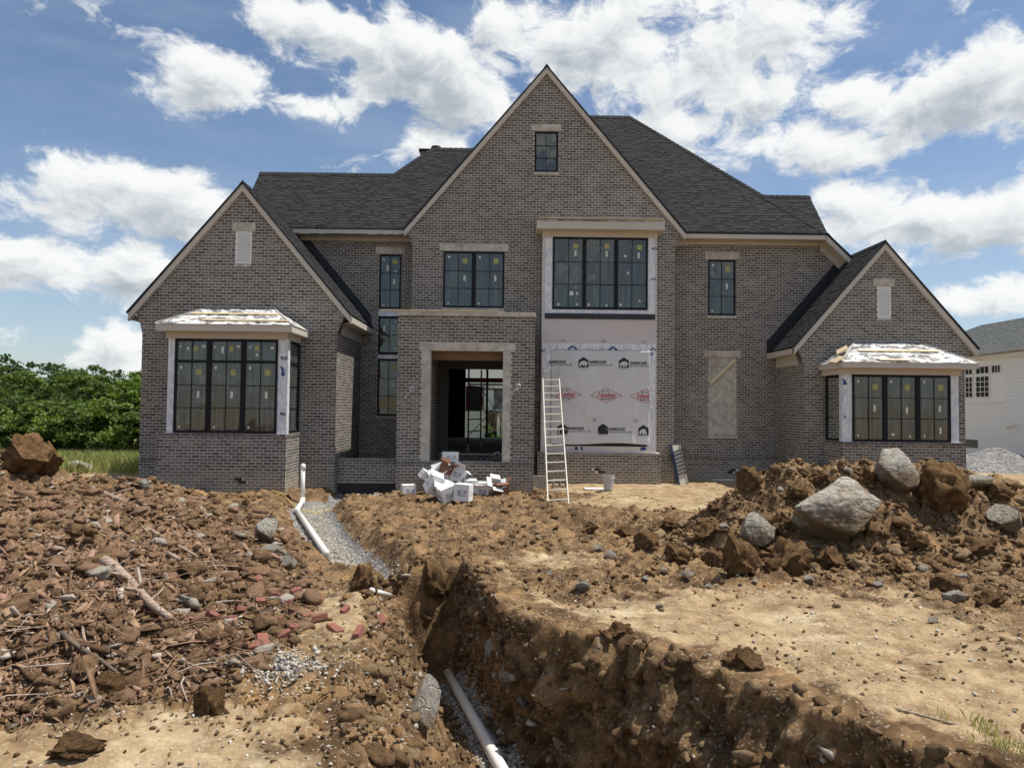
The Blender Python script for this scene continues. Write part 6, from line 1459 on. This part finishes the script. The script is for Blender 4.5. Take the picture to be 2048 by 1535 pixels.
# ---- concrete blocks
def block_mesh():
    m = MB(); m.box(-.2, .2, -.1, -.07, 0, .19); m.box(-.2, .2, .07, .1, 0, .19)
    for x in (-.2, -.015, .17): m.box(x, x+.03, -.07, .07, 0, .19)
    return m.mesh('concrete_block', M['block'])
BM_ = block_mesh()
def block(px, py, dz, rot, label, Y=None):
    q = hit(px, py) if Y is None else None; X = q.x if q else on_y(px, py, Y).x; Yq = q.y if q else Y
    o = link('concrete_block', BM_); o.location = (X, Yq, hz(X, Yq)-.02+dz); o.rotation_euler = rot; return tag(o, label, 'block')
b1 = block(1079, 957, 0, (0, 0, .1), 'tan concrete block under another one at the right corner of the portal', 20.6); b2 = link('concrete_block', BM_); b2.location = b1.location+Vector((.01, 0, .19)); b2.rotation_euler = (0, 0, -.05); tag(b2, 'grey concrete block stacked on a tan one at the right corner of the portal', 'block')
b3 = block(1118, 972, .10, (math.pi/2, 0, .15), 'concrete block on its side behind the ladder foot, holes towards us')
# ---- plywood scraps on the sand
for (px, py, w, d, lab, mm) in ((1188, 978, .55, .30, 'pale board lying flat on the sand left of the bucket', 'card_w'), (1440, 958, .66, .25, 'thin pale strip of sheathing lying at the foot of the right main wall', 'card_w')):
    q = hit(px, py); m = MB(); m.box(-w/2, w/2, -d/2, d/2, 0, .018); o = m.build('board', M[mm]); o.location = (q.x, min(q.y, 22.6), q.z+.012); o.rotation_euler = (.02, 0, .12); tag(o, lab, 'board')
# ---- leaning slatted frame
q = on_y(1366, 955, 22.0); base = Vector((q.x, 22.0, hz(q.x, 22.0)-.02)); t = thing('slatted_frame', 'narrow grey frame with black slats leaning in the corner right of the bay', 'frame', base); t.rotation_euler = (R_(-14), R_(-8), R_(4))
m = MB(); m.box(-.17, -.10, -.06, .02, 0, 1.22); m.build('side_panel', M['navy'], t)
m = MB(); m.box(-.098, .10, -.05, -.01, 0, 1.21); m.build('back_board', M['alu'], t)
m = MB(); m.box(.102, .16, -.06, .02, 0, 1.18); m.build('side_rail', M['oldwood'], t)
for i in range(7): m = MB(); m.obox((.03, -.075, .34+i*.115), (.15, 0, .035), (0, .02, 0), (-.003, 0, .012)); m.build('slat', M['sheet'], t)
# ---- planks
m = MB(); m.bar((-3.42, 19.47, 4.722), (-.25, 19.49, 4.722), .10, .038); tag(m.build('plank', M['lumber']), 'long thin plank lying on the ledge above the entrance', 'plank')
m = MB(); a_, b_ = on_y(1420, 766, 23.115), on_y(1471, 718, 23.115); m.bar(a_, b_, .03, .10); tag(m.build('plank', M['lumber']), 'diagonal yellow plank across the top of the blind tiled panel', 'plank')
# ---- scaffold in the hall
t = thing('scaffold', 'red steel scaffold standing in the dark entrance hall', 'scaffold', (-1.0, 24.5, .75))
for (x, y) in ((-1.285, 23.9), (-.93, 25.4), (.15, 23.9), (.15, 25.4)):
    m = MB(); m.tube([(x, y, .95), (x, y, 3.45)], .027, 8); world_child(m.build('post', M['redmetal'], t), t)
    m = MB(); m.tube([(x, y, .752), (x, y, .96)], .033, 8); m.box(x-.07, x+.07, y-.07, y+.07, .7505, .757); world_child(m.build('base_jack', M['alu'], t), t)
for z in (1.35, 1.75, 2.15, 2.85, 3.1):
    m = MB(); m.tube([(-1.285, 23.9, z), (-.93, 25.4, z)], .02, 6); world_child(m.build('crossbar', M['redmetal'], t), t)
for z in (2.75, 2.9, 3.05): m = MB(); m.tube([(-1.285, 23.9, z), (.15, 23.9, z)], .024, 6); world_child(m.build('guard_rail', M['redmetal'], t), t)
for (a, b) in (((-1.285, 23.9, 1.2), (.15, 23.9, 2.8)), ((-.93, 25.4, 2.8), (.15, 25.4, 1.2))): m = MB(); m.tube([a, b], .014, 6); world_child(m.build('brace', M['steel_grey'], t), t)

# ================================================================== gravel heap, neighbours, plants
def mound(cx, cy, rx, ry, h, name, material, label, cat):
    n = 70; u = np.linspace(-1.25, 1.25, n); X, Y = np.meshgrid(u*rx+cx, u*ry+cy); r = np.hypot((X-cx)/rx, (Y-cy)/ry)
    Z = np.array(height(X, Y))-.06+h*np.clip(1-r, -.1, 1)**1.0*(1-.12*np.cos(3*np.arctan2(Y-cy, X-cx)))+fbm(X, Y, 1.2, 3)*.05*(r < 1)+fbm(X, Y, 6, 3)*.03*(r < 1)
    o = link(name, np_mesh(name, np.stack([X.ravel(), Y.ravel(), Z.ravel()], 1), grid_faces(n, n), material)); return tag(o, label, cat)
def f_gpile(n, b):
    p = n.pos(); k = n.vor(p, 13.0, 'F1', 'Color'); c = n.mix(n.sep(k)[0], (.15, .147, .14, 1), (.36, .35, .335, 1)); n.put(b.inputs['Base Color'], n.mulc(c, n.mix(n.noise(p, 3.0, 4.0, .6), (.8, .8, .8, 1), (1.15, 1.15, 1.15, 1)))); n.put(b.inputs['Normal'], n.bump(n.sub(1.0, n.vor(p, 13.0)), .08))
M['gpile'] = mat('gravel_heap', (.4, .4, .38), .95, f_gpile)
gp = on_y(1980, 940, 26.5); mound(gp.x+.2, 26.5, 3.1, 2.3, .82, 'gravel_pile', M['gpile'], 'grey gravel heap between the house and the white neighbour', 'gravel pile')
# white neighbour on the right
def wc(t):
    def f(o): o.matrix_parent_inverse = Matrix.Translation(-Vector(t.location)); return o
    return f
t = thing('white_house', 'white painted neighbouring house with grey shingle roof at the right edge', 'house', (22, 31, 0)); c_ = wc(t); PN = plane('L', 20.5)
m = MB(); m.box(20.5, 30, 24, 38.6, -.3, 4.75); c_(m.build('wall', M['nwhite'], t))
m = MB(); m.box(20.30, 20.5, 23.8, 38.8, 4.45, 4.62); c_(m.build('frieze_board', M['white_paint'], t))
m = MB(); m.box(20.05, 20.22, 23.7, 38.9, 4.64, 4.80); c_(m.build('gutter', M['steel_grey'], t))
def nroof():
    dk = roof_plane(t, [(20.1, 23.8, 4.80), (20.1, 38.9, 4.80), (24.6, 37.8, 6.72), (24.6, 25, 6.72)], (0, 1, 0), expo=.16, mat_s='nshingle'); c_(dk)
    m = MB(); m.quad((24.6, 25, 6.72), (24.6, 37.8, 6.72), (29, 38.9, 4.8), (29, 23.8, 4.8)); m.poly([(20.1, 38.9, 4.8), (29, 38.9, 4.8), (24.6, 37.8, 6.72)]); c_(m.build('rear_roof', M['nshingle'], t))
nroof()
for i in range(19): m = MB(); z = 1.75+i*.14; m.prism([(20.47, 26.5, z), (20.47, 29.95, z), (20.488, 29.95, z+.135), (20.488, 26.5, z+.135)], (.02, 0, 0)); c_(m.build('siding_board', M['nwhite'], t))
m = MB(); m.box(20.45, 20.499, 30.13, 38.5, 2.58, 2.66); c_(m.build('belt_course', M['nwhite'], t))
def nwin(y0, y1, z0, z1, cols, rows):
    w = link('window', None, t); w.location = (20.5, (y0+y1)/2, z0); c_(w); f = lambda o: setattr(o, 'matrix_parent_inverse', Matrix.Translation(-Vector(w.location)))
    m = MB(); e = .05; pbox(m, PN, y0-e, y0, z0-e, z1+e, .001, .04); pbox(m, PN, y1, y1+e, z0-e, z1+e, .001, .04); pbox(m, PN, y0, y1, z0-e, z0, .001, .04); pbox(m, PN, y0, y1, z1, z1+e, .001, .04)
    for i in range(1, cols): pbox(m, PN, y0+(y1-y0)*i/cols-.012, y0+(y1-y0)*i/cols+.012, z0, z1, .012, .03)
    for j in range(1, rows): pbox(m, PN, y0, y1, z0+(z1-z0)*j/rows-.012, z0+(z1-z0)*j/rows+.012, .012, .028)
    f(m.build('frame', M['white_paint'], w)); m = MB(); pbox(m, PN, y0, y1, z0, z1, .002, .008); f(m.build('pane', M['frame'], w))
for (a, b) in ((30.75-.3, 31.35), (31.55, 32.35), (32.55, 33.4)):
    nwin(a+.5, b+.45, 2.85, 3.72, 3, 4); nwin(a+.5, b+.45, 3.86, 4.15, 3, 1)
nwin(29.98+.25, 30.75, 3.86, 4.15, 3, 1)
m = MB(); pbox(m, PN, 31.75, 32.6, .62, .98, .002, .006); c_(m.build('crawl_vent', M['sheet'], t))
m = MB(); pbox(m, PN, 24, 30, -.2, .16, .003, .008); c_(m.build('low_gap_shade', M['sheet'], t))  # black strip on the wall face, shade of the low gap painted in
m = MB(); m.tube([(20.40, 29.3, 1.62), (20.45, 29.6, 1.66), (20.46, 29.85, 1.60)], .05, 8); c_(m.build('dryer_vent', M['white_paint'], t))
# house behind, glimpsed through the entrance hall
t = thing('white_house', 'white house glimpsed through the entrance hall and rear windows', 'house', (0, 48, -.9)); c_ = wc(t)
m = MB(); m.box(-9, 7, 48, 56, -1.2, 6.5); c_(m.build('wall', M['nwhite'], t))
m = MB(); m.prism([(-9.4, 47.6, 6.5), (-9.4, 56.4, 6.5), (-9.4, 52, 8.4)], (16.8, 0, 0)); c_(m.build('roof', M['nshingle'], t))
for (px, py, w, h) in ((1003, 797, 1.0, 1.3), (950, 797, 1.2, 1.6), (988, 850, .9, 1.9)):
    v = on_y(px, py, 47.98); m = MB(); m.box(v.x-w/2, v.x+w/2, 47.95, 47.995, v.z-h/2, v.z+h/2); c_(m.build('window', M['frame'], t))
v = on_y(998, 826, 47); m = MB(); m.box(v.x-.9, v.x+1.6, 46.6, 47.99, v.z, v.z+.18); c_(m.build('porch_roof', M['nshingle'], t))
v = on_y(997, 850, 46.8); m = MB(); m.box(v.x-.1, v.x+.1, 46.8, 47, -1.1, on_y(998, 826, 47).z); c_(m.build('porch_post', M['nwhite'], t))

# ---- trees --------------------------------------------------------------------
def crown_mesh(seed, rx, ry, h, n_clump, n_leaf, leaf, material, low=.15, conical=0.0):
    r = np.random.default_rng(seed); c = []
    while len(c) < n_clump:
        p = r.uniform(-1, 1, 3); q = np.linalg.norm(p)
        if q < 1 and (q > .45 or r.uniform() < .25): c.append(p)
    c = np.array(c); c *= (1+.22*vnoise3(c, 1.3, seed))[:, None]; zz = (c[:, 2]+1)/2; sh = 1-conical*zz
    C = np.stack([c[:, 0]*rx*sh, c[:, 1]*ry*sh, h*(low+(1-low)*zz)], 1); cs = r.uniform(.5, 1.35, n_clump)*min(rx, h)*.185
    n = n_clump*n_leaf; k = np.repeat(np.arange(n_clump), n_leaf); off = r.normal(size=(n, 3)); off /= np.linalg.norm(off, axis=1)[:, None]; off *= (r.uniform(0, 1, n)**.45)[:, None]*cs[k][:, None]*np.array([1.25, 1.25, .6])
    P_ = C[k]+off; nr = r.normal(size=(n, 3))+np.array([0, 0, .9]); nr /= np.linalg.norm(nr, axis=1)[:, None]; a = np.cross(nr, r.normal(size=(n, 3))); a /= np.linalg.norm(a, axis=1)[:, None]; b = np.cross(nr, a)
    s = leaf*r.uniform(.6, 1.3, n); V = np.stack([P_-a*s[:, None]*.9, P_+b*s[:, None]*.45, P_+a*s[:, None]*.9, P_-b*s[:, None]*.45], 1).reshape(-1, 3)
    t = np.clip(.48+.30*r.normal(size=n_clump)[k]+.16*r.normal(size=n), 0, 1); return np_mesh('crown', V, np.arange(n*4).reshape(n, 4), material, False, {'tint': t}, 'FACE')
def trunk_mesh(seed, h, r0):
    r = random.Random(seed); m = MB(); m.tube([(0, 0, -.4), (r.uniform(-.1, .1), 0, h*.25), (r.uniform(-.2, .2), r.uniform(-.2, .2), h*.5), (r.uniform(-.3, .3), r.uniform(-.2, .2), h*.85)], [r0, r0*.8, r0*.55, r0*.15], 8)
    for i in range(5):
        z = h*r.uniform(.2, .55); a = r.uniform(0, 6.28); L = h*r.uniform(.18, .30); m.tube([(0, 0, z), (math.cos(a)*L*.5, math.sin(a)*L*.5, z+L*.45), (math.cos(a)*L, math.sin(a)*L, z+L*.8)], [r0*.4, r0*.25, r0*.08], 6)
    return m.mesh('trunk', M['bark'], smooth=True)
CR = {'broad': crown_mesh(1, 3.0, 2.6, 6.0, 100, 110, .15, M['leaf'], .02), 'broad2': crown_mesh(2, 2.6, 2.6, 5.2, 90, 110, .14, M['leaf'], .0), 'lime': crown_mesh(3, 2.3, 2.2, 5.6, 80, 110, .15, M['leaf_lime'], .1),
      'shrub': crown_mesh(4, 2.2, 1.8, 2.8, 60, 110, .12, M['leaf'], .0), 'far': crown_mesh(5, 3.4, 3.0, 8.0, 75, 70, .25, M['leaf_far'], .1), 'cedar': crown_mesh(6, 1.7, 1.7, 7.0, 70, 70, .18, M['leaf_far'], .03, .75), 'slim': crown_mesh(7, .45, .45, 2.6, 26, 40, .12, M['leaf_lime'], .0)}
TR = {k: trunk_mesh(i, {'shrub': 1.7, 'slim': 1.5, 'far': 6.0, 'lime': 3.6, 'cedar': 5.2}.get(k, 3.8), .06 if k in ('shrub', 'slim') else .15) for i, k in enumerate(CR)}
def tree(kind, px, Y, sc, label, name='tree', sz=None, group=None, cat='tree'):
    v = on_y(px, 900, Y); z = hz0(v.x, Y); t = thing(name, label, cat, (v.x, Y, z), group, rz=random.uniform(0, 6.28)); s2 = sz if sz else sc
    o = link('crown', CR[kind], t); o.scale = (sc, sc, s2); o = link('trunk', TR[kind], t); o.scale = (sc, sc, s2)
    return t
tree('broad', 30, 43, .84, 'bushy dark green tree at the left edge of the picture')
tree('broad2', 95, 40.5, .74, 'mid green tree in the front row, right of the one at the left edge')
tree('broad', 165, 44, .88, 'broad dark green tree in the middle of the tree line left of the house')
tree('lime', 262, 41, .80, 'yellow-green tree close against the left corner of the house', sz=.80)
tree('broad2', 222, 46, .86, 'dark tree behind the yellow-green one by the house')
tree('shrub', 190, 38, 1.0, 'leafy shrub below the broad tree in the middle of the tree line', 'shrub', cat='shrub')
tree('shrub', 250, 37.2, 1.02, 'leafy shrub at the house corner below the yellow-green tree', 'shrub', cat='shrub')
tree('shrub', 128, 37.6, .95, 'leafy shrub behind the orange clay lumps, second from the left', 'shrub', cat='shrub')
tree('shrub', 60, 38.4, 1.0, 'leafy shrub right behind the orange clay lumps', 'shrub', cat='shrub')
tree('shrub', 5, 39, 1.1, 'leafy shrub cut off by the left edge behind the clay lump', 'shrub', cat='shrub')
tree('shrub', 280, 40.2, 1.15, 'leafy shrub partly hidden by the house corner', 'shrub', cat='shrub')
tree('far', 60, 62, .82, 'hazy dark tree in the back row near the left edge'); tree('far', 120, 66, .84, 'hazy dark tree in the back row, second from the left'); tree('far', 205, 60, .74, 'hazy dark tree in the back row behind the broad tree')
tree('cedar', 176, 56, .74, 'pointed dark cedar poking above the tree line', cat='tree'); tree('cedar', 240, 58, .66, 'pointed dark cedar behind the yellow-green tree'); tree('far', 275, 64, .68, 'hazy dark tree in the back row by the house corner'); tree('far', -20, 60, .88, 'tall hazy tree in the back row cut off by the left edge')
tree('slim', 977, 45.5, .85, 'slim green shrub seen through the entrance hall', 'shrub', cat='shrub'); tree('slim', 1001, 45.8, .6, 'small green shrub right of the slim one, seen through the hall', 'shrub', cat='shrub')
# wooded rise far behind
u = np.linspace(0, 1, 60); HX, HY = np.meshgrid(-230+u*190, 120+u*120); HZ = 9.5*np.exp(-(((HX+135)/52)**2))*sst(HY, 120, 175)-3+fbm(HX, HY, .05, 3)*1.0
tag(link('hill', np_mesh('hill', np.stack([HX.ravel(), HY.ravel(), HZ.ravel()], 1), grid_faces(60, 60), M['leaf_far'], True, {'tint': np.full(59*59, .3)}, 'FACE')), kind='structure')
r_ = np.random.default_rng(71); n_ = 14000; tx = r_.uniform(-230, -45, n_); ty = r_.uniform(122, 200, n_); tz = 9.5*np.exp(-(((tx+135)/52)**2))*sst(ty, 120, 175)-3+fbm(tx, ty, .05, 3)+r_.uniform(0, 1, n_)**.6*(2.5+2*perlin(tx*.18, ty*.18))
nr = r_.normal(size=(n_, 3))+np.array([0, -.4, .9]); nr /= np.linalg.norm(nr, axis=1)[:, None]; a = np.cross(nr, r_.normal(size=(n_, 3))); a /= np.linalg.norm(a, axis=1)[:, None]; b = np.cross(nr, a); s = r_.uniform(.5, 1.2, n_)[:, None]; C0 = np.stack([tx, ty, tz], 1)
tag(link('distant_woods', np_mesh('distant_woods', np.stack([C0-a*s, C0+b*s*.6, C0+a*s, C0-b*s*.6], 1).reshape(-1, 3), np.arange(n_*4).reshape(n_, 4), M['leaf_far'], False, {'tint': np.clip(.5+.3*perlin(tx*.25, ty*.25)+.15*r_.normal(size=n_), 0, 1)}, 'FACE')), 'dark wooded ridge on the horizon at the left', 'woods', kind='stuff')
# grass
def blades(name, x, y, hmin, hmax, w, seed, label):
    r = np.random.default_rng(seed); n = len(x); z = height(x, y); a = r.uniform(0, np.pi, n); h = r.uniform(hmin, hmax, n); lean = r.normal(0, .28, (n, 2))*h[:, None]; c, s = np.cos(a)*w, np.sin(a)*w
    V = np.stack([np.stack([x-c, y-s, z-.02], 1), np.stack([x+c, y+s, z-.02], 1), np.stack([x+lean[:, 0]*.5+c*.6, y+lean[:, 1]*.5+s*.6, z+h*.6], 1), np.stack([x+lean[:, 0], y+lean[:, 1], z+h], 1)], 1).reshape(-1, 3)
    tag(link(name, np_mesh(name, V, np.arange(n*4).reshape(n, 4), M['grass'], False, {'tint': r.uniform(0, 1, n)}, 'FACE')), label, 'grass', kind='stuff')
r_ = np.random.default_rng(81); n_ = 16000; yy = r_.uniform(23, 38, n_); xx = -yy*r_.uniform(.42, .76, n_); k_ = (xx < -10.3); blades('meadow_grass', xx[k_], yy[k_], .15, .55, .012, 82, 'sunlit tall grass strip between the dirt and the trees')
ga, gb = hit(1965, 1452), hit(2010, 1505); gx = []; gy = []
for (px, py, n, s) in ((1965, 1452, 60, .05), (1990, 1490, 70, .07), (2015, 1500, 90, .09), (2030, 1520, 70, .08), (1940, 1485, 30, .05), (1880, 1440, 14, .05)):
    h = hit(px, py); gx.append(r_.normal(h.x, s, n)); gy.append(r_.normal(h.y, s, n))
blades('grass_tufts', np.concatenate(gx), np.concatenate(gy), .02, .075, .0028, 83, 'small green grass tufts at the lower right corner')
